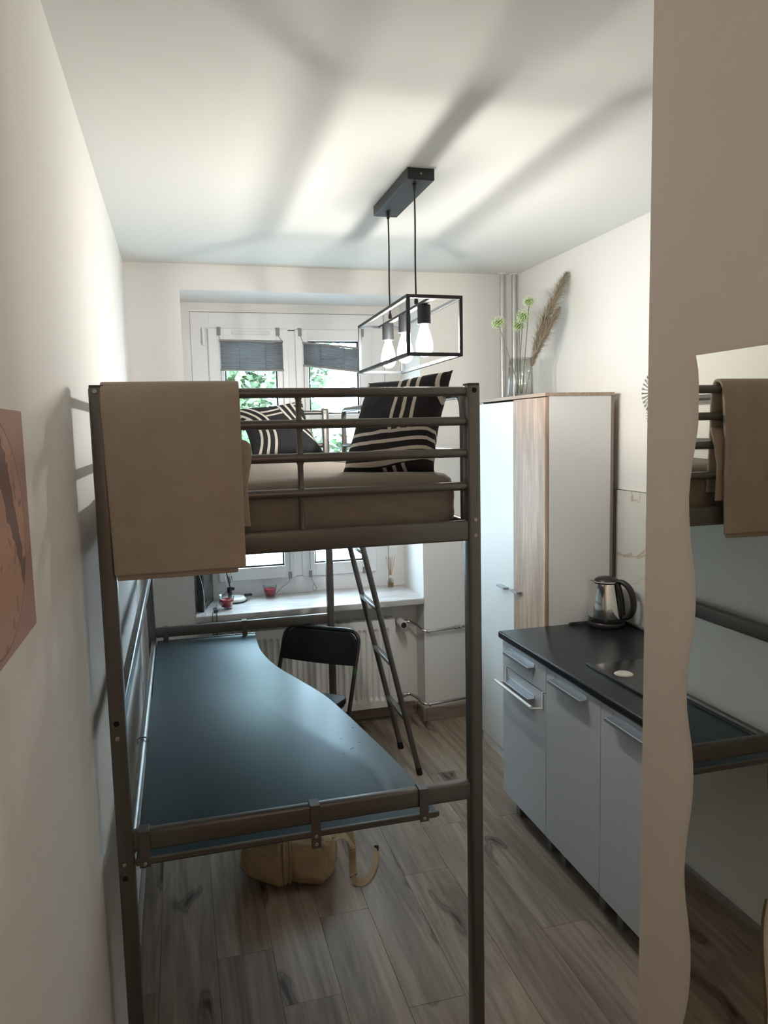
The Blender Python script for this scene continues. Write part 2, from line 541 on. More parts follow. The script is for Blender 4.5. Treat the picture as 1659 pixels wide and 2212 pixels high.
# window ------------------------------------------------------------
win = BM()
fy0, fy1 = YW+0.012, YW+0.085
z_s0, z_s1 = WZ(0.90), WZ(2.43)
s1a, s1b, s2a, s2b = WX(0.435), WX(0.91), WX(0.953), WX(1.436)
def frame_ring(b, x0, x1, z0, z1, wl, wr, wb, wt, y0, y1, bev=0.004):
    box(b, x0, x0+wl, y0, y1, z0, z1, bev); box(b, x1-wr, x1, y0, y1, z0, z1, bev)
    box(b, x0+wl-0.003, x1-wr+0.003, y0, y1, z0, z0+wb, bev); box(b, x0+wl-0.003, x1-wr+0.003, y0, y1, z1-wt, z1, bev)
frame_ring(win, OX0+0.001, OX1-0.001, OZ0+0.041, OZ1-0.001, s1a-OX0+0.012, OX1-s2b+0.012, z_s0-OZ0-0.03, OZ1-z_s1+0.012, fy0, fy1)
box(win, s1b-0.012, s2a+0.012, fy0, fy1, z_s0, z_s1, 0.003)
window = struct('window_1', win, PVC)
panes = [(s1a, s1b, WX(0.531), WX(0.834)), (s2a, s2b, WX(1.038), WX(1.343))]
zt_ = WZ(2.354); zm1 = WZ(1.92); zm0 = WZ(1.83); zb_ = WZ(0.985)
for (a, c, ga, gc) in panes:
    sb = BM()
    y0, y1 = YW-0.008, YW+0.055
    frame_ring(sb, a, c, z_s0, z_s1, ga-a-0.006, c-gc-0.006, zb_-z_s0-0.006, z_s1-zt_-0.006, y0, y1, 0.006)
    box(sb, ga-0.008, gc+0.008, y0+0.004, y1, zm0+0.006, zm1-0.006, 0.006)
    sash = obj('sash', sb, PVC, window)
    sl = BM()
    for (q0, q1) in ((zb_, zm0), (zm1, zt_)):
        frame_ring(sl, ga-0.008, gc+0.008, q0-0.008, q1+0.008, 0.011, 0.011, 0.011, 0.011, y0+0.016, y0+0.03, 0.0)
    obj('rubber_seal', sl, SEAL, sash)
    for (q0, q1) in ((zb_, zm0), (zm1, zt_)):
        p = BM(); box(p, ga-0.003, gc+0.003, YW+0.030, YW+0.034, q0-0.003, q1+0.003)
        obj('pane', p, PANE, sash)
# hinge and trickle vent
hb = BM(); box(hb, WX(0.402), WX(0.418), YW-0.012, YW+0.014, WZ(2.33), WZ(2.43), 0.003)
hb2 = obj('hinge', hb, WHITEP, window)
hb = BM(); box(hb, WX(0.575), WX(0.80), YW-0.020, YW-0.0075, WZ(2.394), WZ(2.412), 0.004)
obj('trickle_vent', hb, WHITEP, window)

# sill
b = BM()
prism(b, [(NL+0.0005, YB-0.03), (NR-0.012, YB-0.03), (NR-0.0005, YB-0.018), (NR-0.0005, YW+0.011), (NL+0.0005, YW+0.011)], SILLZ-0.038, SILLZ, 0.006)
sill = struct('trim_1', b, SILLM, None, 'auto')

# ================================================================== LOFT BED
yn, yf = 1.867, 3.957
bed = thing('loft_bed', 'dark grey metal loft bed frame with four tall posts and guard rails', 'bed', (0.52, 2.9, 0))
HT = 1.924
def post(x0, x1, y0, y1, screws, holes, front):
    b = BM(); box(b, x0, x1, y0, y1, 0.004, HT, 0.008, 3)
    p = obj('post', b, METAL, bed, 'auto')
    b = BM(); box(b, x0+0.002, x1-0.002, y0+0.002, y1-0.002, HT-0.006, HT+0.003, 0.002)
    obj('end_cap', b, BLACKP, p)
    b = BM(); box(b, x0-0.001, x1+0.001, y0-0.001, y1+0.001, 0.0, 0.02, 0.003)
    obj('foot_cap', b, BLACKP, p)
    yy = y0 if front else y0
    for (sx, sz) in screws:
        b = BM()
        m = Matrix.Rotation(R(90), 3, 'X')
        lathe(b, [(0.0001, 0.0035), (0.002, 0.0015), (0.0026, 0.0038), (0.0052, 0.003), (0.0056, 0.0), (0.0056, -0.001)], (sx, yy, sz), 16, m)
        obj('screw', b, SCREWM, p, True)
    for (sx, sz) in holes:
        b = BM(); cyl(b, (sx, yy-0.0006, sz), (sx, yy+0.002, sz), 0.007, 16)
        obj('bolt_hole', b, DARKHOLE, p)
pl0, pl1 = 0.038, 0.076
pr0, pr1 = 0.971, 1.007
post(pl0, pl1, yn, yn+0.045, [(0.053, 1.912), (0.055, 1.08), (0.053, 0.755)], [(0.055, 1.117), (0.053, 0.72)], True)
post(pr0, pr1, yn, yn+0.045, [(0.989, 1.565), (0.989, 1.523)], [(0.989, 1.908)], True)
post(pl0, pl1, yf-0.045, yf, [(0.055, 1.905)], [], False)
post(pr0-0.005, pr1-0.005, yf-0.045, yf, [(0.984, 1.905)], [], False)
xin0, xin1 = pl1-0.004, pr0+0.004
yc_n, yc_f = yn+0.022, yf-0.022
# near end: top rail, three lower bars, spindle, deep beam
for z, r in ((1.906, 0.0125), (1.828, 0.0118), (1.744, 0.0118), (1.655, 0.0118)):
    b = BM(); cyl(b, (xin0, yc_n, z), (xin1, yc_n, z), r, 16)
    obj('end_rail', b, METAL, bed, 'auto')
zs = [1.894, 1.840, 1.816, 1.756, 1.732, 1.667, 1.643, 1.562]
for i in range(0, 8, 2):
    b = BM(); tube(b, [(0.527, yc_n, zs[i]+0.002), (0.527, yc_n, zs[i]-0.006), (0.527, yc_n, zs[i+1]+0.006), (0.527, yc_n, zs[i+1]-0.002)], [0.011, 0.0075, 0.0075, 0.009], 12)
    obj('spindle', b, METAL, bed, 'auto')
b = BM(); box(b, xin0, xin1, yn+0.006, yn+0.036, 1.508, 1.563, 0.006, 3); obj('end_beam', b, METAL, bed, 'auto')
# far end
for z in (1.906, 1.735):
    b = BM(); cyl(b, (xin0, yc_f, z), (xin1, yc_f, z), 0.0118, 14); obj('end_rail', b, METAL, bed, 'auto')
b = BM(); box(b, xin0, xin1, yf-0.036, yf-0.006, 1.508, 1.563, 0.006, 3); obj('end_beam', b, METAL, bed, 'auto')
for x in (0.35, 0.68):
    b = BM(); cyl(b, (x, yc_f, 1.56), (x, yc_f, 1.906), 0.008, 12); obj('spindle', b, METAL, bed, 'auto')
# side beams
for x0 in (0.044, 0.972):
    b = BM(); box(b, x0, x0+0.026, yn+0.04, yf-0.04, 1.508, 1.563, 0.006, 3); obj('side_beam', b, METAL, bed, 'auto')
# guard rails
pts = arc_pts([(0.985, 1.935, 1.56), (0.985, 1.935, 1.900), (0.985, 3.47, 1.905), (0.985, 3.47, 1.56)], 0.05)
b = BM(); tube(b, pts, 0.0115, 14); obj('guard_rail', b, METAL, bed, 'auto')
b = BM(); cyl(b, (0.985, 1.935, 1.742), (0.985, 3.47, 1.742), 0.0105, 14); obj('guard_rail', b, METAL, bed, 'auto')
for z in (1.900, 1.742):
    b = BM(); cyl(b, (0.057, yn+0.04, z), (0.057, yf-0.04, z), 0.0115, 14); obj('guard_rail', b, METAL, bed, 'auto')
b = BM(); cyl(b, (0.057, 2.9, 1.56), (0.057, 2.9, 1.90), 0.009, 12); obj('spindle', b, METAL, bed, 'auto')
# slats under the mattress
for i in range(14):
    y = yn+0.12+i*0.142
    b = BM(); box(b, 0.066, 0.976, y, y+0.05, 1.523, 1.531, 0.002, 1); obj('slat', b, METAL, bed)
# lower rails
b = BM(); box(b, 0.046, 0.070, yn+0.04, yf-0.04, 1.085, 1.140, 0.007, 3); obj('back_rail', b, METAL, bed, 'auto')
b = BM(); cyl(b, (0.0655, yn+0.04, 0.764), (0.0655, yf-0.04, 0.764), 0.0125, 16); obj('desk_rail', b, METAL, bed, 'auto')
b = BM(); box(b, xin0, xin1, yn+0.006, yn+0.036, 0.779, 0.831, 0.008, 3); obj('desk_rail', b, METAL, bed, 'auto')
b = BM(); box(b, xin0, xin1, yf-0.036, yf-0.006, 0.779, 0.831, 0.008, 3); obj('desk_rail', b, METAL, bed, 'auto')

# ladder -------------------------------------------------------------
lad = thing('bed_ladder', 'dark grey metal ladder leaning against right side of the loft bed', 'ladder', (1.37, 3.8, 0))
def ladp(z): return 1.376-0.227*z
for y in (3.625, 3.97):
    b = BM()
    pts = arc_pts([(ladp(0.012), y, 0.012), (ladp(1.50), y, 1.50), (1.012, y, 1.60)], 0.04)
    tube(b, pts, 0.0145, 14)
    r_ = obj('side_rail', b, METAL, lad, 'auto')
    b = BM(); tube(b, [(ladp(0), y, 0.0), (ladp(0.04), y, 0.04)], 0.0165, 14); obj('rubber_foot', b, BLACKP, r_, 'auto')
    b = BM(); tube(b, arc_pts([(1.012, y, 1.52), (1.012, y, 1.60), (0.99, y, 1.605), (0.965, y, 1.60)], 0.01), 0.006, 8); obj('hook', b, METAL, r_, 'auto')
for z in (0.315, 0.61, 0.905, 1.20, 1.47):
    b = BM(); box(b, -0.016, 0.016, 3.63, 3.965, -0.009, 0.009, 0.004)
    bmesh.ops.transform(b, matrix=Matrix.Translation((ladp(z), 0, z)) @ Matrix.Rotation(R(10), 4, 'Y'), verts=b.verts)
    obj('rung', b, METAL, lad, 'auto')

# ================================================================== DESK hung under the bed
desk = thing('curved_desk', 'black curved desk top hung inside the loft bed frame', 'desk', (0.45, 2.9, 0.741))
edge = smooth_pts([(0.868, 1.905, 0), (0.862, 2.0, 0), (0.850, 2.17, 0), (0.817, 2.41, 0), (0.785, 2.63, 0), (0.743, 2.86, 0), (0.672, 3.09, 0), (0.612, 3.28, 0), (0.578, 3.46, 0), (0.566, 3.62, 0), (0.571, 3.84, 0), (0.573, 3.885, 0)], 5)
def dsc(x, y): return (0.2315+(x-0.2315)*1.0125, y*1.0125)
poly = [(0.080, 1.879), (0.872, 1.879)]+[dsc(p.x, p.y) for p in edge]+[(0.080, 3.93)]
poly = [q for q in poly if q[1] <= 3.931]
b = BM(); prism(b, poly, 0.740, 0.757, 0.002)
obj('desktop', b, DESK, desk, 'auto')
b = BM(); box(b, 0.078, 0.876, 1.868, 1.8775, 0.748, 0.763, 0.002, 1); obj('support_bar', b, METAL, desk)
b = BM(); box(b, 0.080, 0.580, 3.932, 3.947, 0.745, 0.760, 0.002, 1); obj('support_bar', b, METAL, desk)
def hook_bracket(x, y, axis, sgn, zlow, screws):
    """flat strap that hooks over a rail and carries a screwed plate below it"""
    b = BM()
    wv = 0.013
    if axis == 'x':   # rail runs along x, strap faces -y*sgn
        f = y-sgn*0.0195
        q = lambda a, c, z0, z1: box(b, x-wv, x+wv, min(a, c), max(a, c), z0, z1, 0.0008, 1)
        q(f-0.0, f-sgn*0.0022, zlow, 0.8335)
        q(f-sgn*0.0022, y+sgn*0.018, 0.8312, 0.8337)
        q(y+sgn*0.0162, y+sgn*0.018, 0.812, 0.8335)
    o = obj('bracket', b, METAL, desk)
    for sz in screws:
        s = BM()
        m = Matrix.Rotation(R(90 if sgn > 0 else -90), 3, 'X')
        lathe(s, [(0.0001, 0.003), (0.0018, 0.0012), (0.0022, 0.0034), (0.0048, 0.0025), (0.005, -0.001)], (x, f-sgn*0.0022, sz), 14, m)
        obj('screw', s, SCREWM, o, True)
ymid = yn+0.021
hook_bracket(0.102, ymid, 'x', 1, 0.740, [0.750])
hook_bracket(0.532, ymid, 'x', 1, 0.715, [0.749, 0.727])
hook_bracket(0.832, ymid, 'x', 1, 0.740, [0.750])
yfm = yf-0.021
hook_bracket(0.125, yfm, 'x', 1, 0.745, [])
hook_bracket(0.522, yfm, 'x', 1, 0.745, [])
b = BM(); tube(b, arc_pts([(0.049, 2.617, 0.758), (0.049, 2.617, 0.781), (0.082, 2.617, 0.781), (0.084, 2.617, 0.757)], 0.012), 0.0075, 4, flat=(1, 0.3))
obj('bracket', b, METAL, desk)
# scuffs on the desktop: a few dark specks
for (x, y, l, a) in ((0.735, 2.33, 0.016, 0.5), (0.716, 2.42, 0.006, 1.1), (0.77, 2.37, 0.010, 0.2), (0.776, 2.50, 0.009, 2.1), (0.70, 2.30, 0.007, 0.9)):
    b = BM(); t = bmesh.new(); bmesh.ops.create_cube(t, size=1)
    for v in t.verts: v.co = Vector((v.co.x*l, v.co.y*0.003, v.co.z*0.0003))
    merge(b, t, 0, Matrix.Translation((0.2315+(x-0.2315)*1.0125, y*1.0125, 0.75705)) @ Matrix.Rotation(a, 4, 'Z'))
    obj('scratch', b, DARKHOLE, desk)

# ================================================================== MATTRESS, PILLOWS, BLANKET
def rrect(w_, h_, r, n=6):
    out = []
    for cx, cy, a0 in ((w_/2-r, h_/2-r, 0), (-w_/2+r, h_/2-r, 90), (-w_/2+r, -h_/2+r, 180), (w_/2-r, -h_/2+r, 270)):
        for k in range(n+1):
            a = R(a0+90*k/n); out.append((cx+r*math.cos(a), cy+r*math.sin(a)))
    return out
b = BM()
layers = [(0.0, 0.03), (0.008, 0.012), (0.03, 0.0), (0.045, 0.0), (0.06, 0.0), (0.075, 0.0), (0.09, 0.0), (0.105, 0.0), (0.131, 0.006), (0.145, 0.02), (0.152, 0.045), (0.152, 0.09)]
mw, ml = 0.892, 1.965
mc = Vector((0.521, 2.905, 1.533))
rings = []
def sheet_disp(x, y, z):
    n = noise.noise(Vector((x*7, y*7, z*9)))*0.006
    # slanting creases of the stretched sheet near the front right corner
    if y < 2.05 and z < 1.67:
        s = math.sin((x*0.75+(z-1.56)*2.2)*55+noise.noise(Vector((x*6, z*9, 1)))*2.4)
        k = max(0, min(1, (x-0.55)/0.25))
        n += 0.008*s*k
    return n
for dz, ins in layers:
    rr = []
    base = rrect(mw-2*ins, ml-2*ins, max(0.02, 0.055-ins*0.3), 6)
    # densify
    P = []
    for i in range(len(base)):
        a, c = Vector(base[i]), Vector(base[(i+1) % len(base)])
        m_ = max(1, int((c-a).length/0.03))
        for q in range(m_): P.append(a+(c-a)*q/m_)
    rings.append((dz, P))
n0 = min(len(P) for _, P in rings)
def resample(P, n):
    L = [0]
    for i in range(len(P)): L.append(L[-1]+(P[(i+1) % len(P)]-P[i]).length)
    T = L[-1]; out = []; j = 0
    for k in range(n):
        s = T*k/n
        while L[j+1] < s: j += 1
        t = (s-L[j])/max(1e-9, L[j+1]-L[j]); out.append(P[j]+(P[(j+1) % len(P)]-P[j])*t)
    return out
VR = []
for dz, P in rings:
    ring = []
    for q in resample(P, 240):
        x, y, z = mc.x+q.x, mc.y+q.y, mc.z+dz
        d = sheet_disp(x, y, z)
        nrm = Vector((q.x, q.y, 0)).normalized()
        zz = z + (0.006*noise.noise(Vector((x*5, y*3, 0))) if dz > 0.12 else 0)
        if dz > 0.125 and y < 2.3: zz += 0.010*max(0, min(1, (x-0.55)/0.3))*math.exp(-((y-1.98)/0.12)**2)
        ring.append(b.verts.new((x+nrm.x*d*0.6, y+(d if y < mc.y else -d), zz)))
    VR.append(ring)
for i in range(len(VR)-1):
    for k in range(240): b.faces.new((VR[i][k], VR[i][(k+1) % 240], VR[i+1][(k+1) % 240], VR[i+1][k]))
b.faces.new(VR[0][::-1])
f = b.faces.new(VR[-1])
mat_t = thing('mattress', 'mattress in a taupe fitted sheet lying on the loft bed', 'mattress', (mc.x, mc.y, mc.z))
obj('fitted_sheet', b, SHEET, mat_t, True)

def stripe_mat(name, seed):
    """black cotton printed with groups of cream arcs"""
    m, nt, bs = new_mat(name)
    N = nt.nodes.new; L = nt.links.new
    uv = N('ShaderNodeUVMap'); uv.uv_map = 'UVMap'
    def mth(op, a, c=None, d=None):
        n = N('ShaderNodeMath'); n.operation = op
        for i, v in enumerate((a, c, d)):
            if v is None: continue
            if isinstance(v, (int, float)): n.inputs[i].default_value = v
            else: L(v, n.inputs[i])
        return n.outputs[0]
    cur = None
    arcs = seed
    for (cx, cy, rad, nst, pitch, sector) in arcs:
        s = N('ShaderNodeVectorMath'); s.operation = 'SUBTRACT'; s.inputs[1].default_value = (cx, cy, 0)
        L(uv.outputs[0], s.inputs[0])
        ln = N('ShaderNodeVectorMath'); ln.operation = 'LENGTH'; L(s.outputs[0], ln.inputs[0])
        d = mth('SUBTRACT', ln.outputs['Value'], rad)           # 0..nst*pitch inside the band
        inb = mth('MULTIPLY', mth('GREATER_THAN', d, 0.0), mth('LESS_THAN', d, pitch*nst-pitch*0.55))
        fr = mth('FRACT', mth('DIVIDE', d, pitch))
        st = mth('LESS_THAN', fr, 0.36)
        val = mth('MULTIPLY', inb, st)
        if cur is None: cur = val
        else:
            ib = mth('SUBTRACT', 1.0, inb)
            cur = mth('ADD', mth('MULTIPLY', cur, ib), val)
    mx = N('ShaderNodeMix'); mx.data_type = 'RGBA'
    L(cur, mx.inputs[0]); mx.inputs[6].default_value = (0.030, 0.030, 0.034, 1); mx.inputs[7].default_value = (0.62, 0.58, 0.52, 1)
    L(mx.outputs[2], bs.inputs['Base Color'])
    bs.inputs['Roughness'].default_value = 0.9; bs.inputs['Specular IOR Level'].default_value = 0.15
    return m

def pillow(BL, BR, TR, TL, thick, mat, label, nseed, bend=0.0, pl=0.13):
    BL, BR, TR, TL = map(Vector, (BL, BR, TR, TL))
    c = (BL+BR+TR+TL)/4
    nrm = ((BR-BL).cross(TL-BL)).normalized()
    if nrm.y > 0: nrm = -nrm
    base = min(BL.z, BR.z)
    t = thing('cushion', label, 'cushion', (c.x, c.y, base), group='patterned cushions on the bed')
    b = BM(); uvl = b.loops.layers.uv.new('UVMap')
    nn = 26
    def P(u, v, side):
        # pinched edges: sides pull in between the corners
        pu = u+(0.5-u)*(0.13 if u > 0.5 else abs(pl))*math.sin(PI*v)
        pv = v+(0.5-v)*(0.13 if v > 0.5 else (0.02 if pl < 0 else 0.13))*math.sin(PI*u)
        p = (BL*(1-pu)+BR*pu)*(1-pv)+(TL*(1-pu)+TR*pu)*pv
        q = max(0, (4*u*(1-u)))**0.45*max(0, (4*v*(1-v)))**0.45
        w_ = noise.noise(Vector((u*3.2+nseed, v*3.2, side)))*0.010*q
        e = (noise.noise(Vector((u*9+nseed, v*9, side*3)))*0.004)*(q)
        return p + nrm*(side*thick/2*q + w_ + e + bend*math.sin(PI*v)*1.0)
    for side in (1, -1):
        V = [[b.verts.new(P(i/nn, j/nn, side)) for j in range(nn+1)] for i in range(nn+1)]
        for i in range(nn):
            for j in range(nn):
                f = b.faces.new((V[i][j], V[i+1][j], V[i+1][j+1], V[i][j+1]))
                for lp, (a_, c_) in zip(f.loops, ((i, j), (i+1, j), (i+1, j+1), (i, j+1))):
                    lp[uvl].uv = (a_/nn, c_/nn)
    bmesh.ops.remove_doubles(b, verts=b.verts, dist=0.0005)
    obj('cushion_cover', b, mat, t, True)
    return t
PM1 = stripe_mat('black_cream_arc_print', [(1.55, 1.02, 0.52, 2, 0.10, 0), (-0.62, 0.50, 1.20, 3, 0.10, 0), (0.35, 2.55, 2.24, 4, 0.085, 0), (-0.04, 0.86, 0.10, 1, 0.11, 0)])
PM2 = stripe_mat('black_cream_arc_print_variant', [(0.2, 2.6, 1.80, 2, 0.11, 0), (1.75, 1.05, 0.92, 3, 0.10, 0), (-0.55, 0.35, 0.72, 3, 0.105, 0)])
pillow((0.700, 2.20, 1.680), (0.915, 1.985, 1.688), (0.985, 2.01, 1.972), (0.812, 2.30, 1.955), 0.16, PM1,
       'large black cushion with cream curved stripes leaning upright against right guard rail', 3.1, 0.0, -0.12)
pillow((0.575, 3.66, 1.688), (0.925, 3.62, 1.69), (0.850, 3.83, 1.965), (0.50, 3.85, 1.925), 0.13, PM2,
       'black cushion with cream curved stripes at far end of the bed by the window', 7.7, 0.0)

# blanket ------------------------------------------------------------
bl = thing('blanket', 'taupe fleece blanket folded over the end rail of the loft bed', 'blanket', (0.22, 1.85, 1.48))
def cloth_panel(x0f, x1f, path, nz=70, nx=30, thick=0.006, seed=0.0, amp=0.004):
    """path: list of (y, z) running over the rail"""
    P = smooth_pts([(0, y, z) for y, z in path], 8)
    n = len(P)-1
    b = BM()
    def f(u, v):
        i = min(n, int(v*n+0.5)); p = P[i]
        v_ = i/n
        x = x0f(v_)*(1-u)+x1f(v_)*u
        d = noise.noise(Vector((x*5+seed, p.z*3.2, seed)))*amp*2.4 + 0.0022*math.exp(-((p.z-1.655-0.02*(x-0.2))/0.006)**2) + 0.002*math.exp(-((p.z-1.775+0.03*(x-0.2))/0.006)**2)*(1 if x > 0.2 else 0) + amp*0.5*noise.noise(Vector((x*16+seed, p.z*9, seed)))
        return Vector((x, p.y-abs(d), p.z+noise.noise(Vector((x*4, seed, 1)))*0.002))
    V = grid(b, f, nx, n)
    geo = b.faces[:]
    bmesh.ops.recalc_face_normals(b, faces=geo)
    return b
def add_blanket(b, name, thick):
    o = obj(name, b, BLANK, bl, True)
    s = o.modifiers.new('thickness', 'SOLIDIFY'); s.thickness = thick; s.offset = 0
    bv = o.modifiers.new('round', 'BEVEL'); bv.width = thick*0.45; bv.segments = 3; bv.limit_method = 'ANGLE'
    return o
yt = yc_n
b = cloth_panel(lambda v: 0.066-0.004*v+0.012*max(0, v-0.6)/0.4*1.0, lambda v: 0.3885-0.006*min(1, v*2)-0.004*v,
                [(yt+0.028, 1.60), (yt+0.026, 1.72), (yt+0.022, 1.86), (yt+0.014, 1.920), (yt, 1.930), (yt-0.016, 1.920), (yt-0.028, 1.88), (yt-0.032, 1.80), (yt-0.036, 1.70), (yt-0.038, 1.60), (yt-0.040, 1.482)], seed=1.3)
add_blanket(b, 'front_layer', 0.010)
b = cloth_panel(lambda v: 0.062+0.016*v, lambda v: 0.380-0.020*v,
                [(yt-0.018, 1.90), (yt-0.021, 1.80), (yt-0.024, 1.65), (yt-0.026, 1.468)], seed=4.4)
add_blanket(b, 'under_layer', 0.008)
def flapx(v): return 0.384+0.018*max(0, math.sin(PI*min(1, max(0, (v-0.30)*2.2))))*1.0+0.018*max(0, v-0.35)
b = cloth_panel(lambda v: 0.30, flapx,
                [(yt+0.004, 1.921), (yt+0.020, 1.88), (yt+0.021, 1.80), (yt+0.0, 1.785), (yt-0.018, 1.76), (yt-0.021, 1.70), (yt-0.020, 1.64), (yt-0.021, 1.58)], nx=10, seed=9.1, amp=0.001)
add_blanket(b, 'inner_flap', 0.006)

# ================================================================== FOLDING CHAIR (local coordinates)
ch = thing('folding_chair', 'black folding chair pushed in at the curved desk edge', 'chair', (0.845, 3.766, 0), -0.68)
LE = 0.40
def L_(z): return LE*(z-0.455)
hw = 0.222
pts = [(-hw+0.008, L_(0.012), 0.012), (-hw, L_(0.45), 0.45), (-hw, L_(0.772), 0.772), (hw, L_(0.772), 0.772), (hw, L_(0.45), 0.45), (hw-0.008, L_(0.012), 0.012)]
b = BM(); tube(b, arc_pts(pts, 0.075, 8), 0.0105, 12); obj('back_frame', b, CHAIRT, ch, 'auto', True)
# backrest pad: rounded panel between the uprights
b = BM()
out = []
W0, Z0, Z1 = hw-0.004, 0.608, 0.764
for k in range(9):
    a = PI/2*k/8; out.append((W0-0.075+0.075*math.cos(a), Z1-0.075+0.075*math.sin(a)))
for k in range(9):
    a = PI/2+PI/2*k/8; out.append((-W0+0.075+0.075*math.cos(a), Z1-0.075+0.075*math.sin(a)))
for k in range(13): 
    t = k/12; out.append((-W0+2*W0*t, Z0-0.004*math.sin(PI*t)))
t = bmesh.new()
fr = [t.verts.new((x, L_(z)-0.016-0.02*(1-(x/W0)**2)*0-0.0, z)) for x, z in out]
t.faces.new(fr)
r = bmesh.ops.extrude_face_region(t, geom=t.faces[:])
bmesh.ops.translate(t, verts=[v for v in r['geom'] if isinstance(v, bmesh.types.BMVert)], vec=(0, 0.020, 0))
bmesh.ops.bevel(t, geom=[e for e in t.edges if abs(e.verts[0].co.y-L_(e.verts[0].co.z)-(e.verts[1].co.y-L_(e.verts[1].co.z))) < 1e-5], offset=0.005, segments=3, affect='EDGES')
merge(b, t); obj('backrest', b, CHAIRV, ch, 'auto', True)
b = BM()
sp = []
for (cx, cy, r_, a0) in ((0.165, -0.055, 0.05, 0), (-0.165, -0.055, 0.05, 90), (-0.150, -0.345, 0.055, 180), (0.150, -0.345, 0.055, 270)):
    for k in range(7):
        a = R(a0+90*k/6); sp.append((cx+r_*math.cos(a), cy+r_*math.sin(a)))
prism(b, sp, 0.440, 0.470, 0.008); obj('seat', b, CHAIRV, ch, 'auto', True)
b = BM(); prism(b, [(x*0.97, -0.2+(y+0.2)*0.97) for x, y in sp], 0.428, 0.441, 0.003); obj('seat_pan', b, CHAIRT, ch, 'auto', True)
for s in (-1, 1):
    b = BM(); tube(b, arc_pts([(s*(hw-0.022), -0.30, 0.425), (s*(hw-0.022), 0.20, 0.012)], 0.02), 0.0095, 12); obj('rear_leg', b, CHAIRT, ch, 'auto', True)
    b = BM(); tube(b, [(s*(hw-0.022), 0.192, 0.022), (s*(hw-0.022), 0.206, 0.002)], 0.0125, 12); obj('rubber_foot', b, BLACKP, ch, 'auto', True)
    b = BM(); tube(b, [(s*(hw-0.008), L_(0.03), 0.022), (s*(hw-0.008), L_(0.0), 0.002)], 0.0135, 12); obj('rubber_foot', b, BLACKP, ch, 'auto', True)
b = BM(); cyl(b, (-hw+0.022, 0.12, 0.078), (hw-0.022, 0.12, 0.078), 0.007); obj('stretcher', b, CHAIRT, ch, 'auto', True)
b = BM(); cyl(b, (-hw, L_(0.2), 0.2), (hw, L_(0.2), 0.2), 0.007); obj('stretcher', b, CHAIRT, ch, 'auto', True)
b = BM(); tube(b, [(hw, L_(0.600), 0.600), (hw, L_(0.565), 0.565)], 0.0112, 12); obj('label_sticker', b, simple('worn_green_sticker', (0.03, 0.09, 0.03), 0.6, var=0.5, vscale=120), ch, 'auto', True)

# ================================================================== PENDANT LAMP
lamp = thing('pendant_lamp', 'black rectangular cage pendant lamp with three glowing bulbs', 'lamp', (1.1, 2.84, 2.055))
b = BM(); box(b, 1.055, 1.155, 2.628, 3.105, 2.682, H-0.0005, 0.002, 1); can = obj('ceiling_canopy', b, BLACKM, lamp)
b = BM(); m = Matrix.Rotation(R(90), 3, 'X'); lathe(b, [(0.0001, 0.003), (0.003, 0.0028), (0.004, 0.0)], (1.105, 2.628, 2.703), 12, m); obj('screw', b, SCREWM, can, True)
cords = [((1.093, 2.672), 2.265), ((1.097, 3.035), 2.265)]
for (x, y), zb in cords:
    b = BM(); tube(b, smooth_pts([(x, y, 2.684), (x+0.001, y, 2.55), (x-0.001, y, 2.40), (x, y, zb)], 4), 0.0032, 8); c_ = obj('cord', b, BLACKP, lamp, True)
    b = BM(); lathe(b, [(0.0038, -0.028), (0.006, -0.026), (0.0075, -0.010), (0.0075, 0.0)], (x, y, 2.683), 14, None, True); obj('strain_relief', b, BLACKP, c_, True)
    b = BM(); lathe(b, [(0.0075, 0.0), (0.0075, 0.012), (0.0045, 0.022), (0.0035, 0.03)], (x, y, 2.2615), 14); obj('strain_relief', b, BLACKP, c_, True)
cx, cy, cz = 1.095, 2.832, 2.154
hw_, hl_, hh_ = 0.0995-0.006, 0.371-0.006, 0.1015-0.006
Mc = Matrix.Translation((cx, cy, cz)) @ Matrix.Rotation(-0.011, 4, 'Z') @ Matrix.Rotation(-0.006, 4, 'X') @ Matrix.Rotation(0.007, 4, 'Y')
def cage_bar(a, c, w1=0.012, w2=0.012, name='cage_bar'):
    b = BM(); bar(b, a, c, w1, w2, 0.001); bmesh.ops.transform(b, matrix=Mc, verts=b.verts); return obj(name, b, BLACKM, lamp)
for sx in (-1, 1):
    for sz in (-1, 1): cage_bar((sx*hw_, -hl_-0.006, sz*hh_), (sx*hw_, hl_+0.006, sz*hh_))
for sy in (-1, 1):
    for sz in (-1, 1): cage_bar((-hw_+0.006, sy*hl_, sz*hh_), (hw_-0.006, sy*hl_, sz*hh_))
    for sx in (-1, 1): cage_bar((sx*hw_, sy*hl_, -hh_+0.006), (sx*hw_, sy*hl_, hh_-0.006))
cage_bar((0, -hl_+0.006, hh_), (0, hl_-0.006, hh_), 0.022, 0.010, 'socket_bar')
FILM = emit('glowing_filament', (1.0, 0.955, 0.88), BULB)
BULBM = emit('glowing_bulb_envelope', (1.0, 0.95, 0.86), 1.6)
_nt = BULBM.node_tree
_tr = _nt.nodes.new('ShaderNodeBsdfTransparent'); _ad = _nt.nodes.new('ShaderNodeAddShader')
_em = [n for n in _nt.nodes if n.type == 'EMISSION'][0]
_nt.links.new(_tr.outputs[0], _ad.inputs[0]); _nt.links.new(_em.outputs[0], _ad.inputs[1]); _nt.links.new(_ad.outputs[0], _nt.nodes['Material Output'].inputs[0])
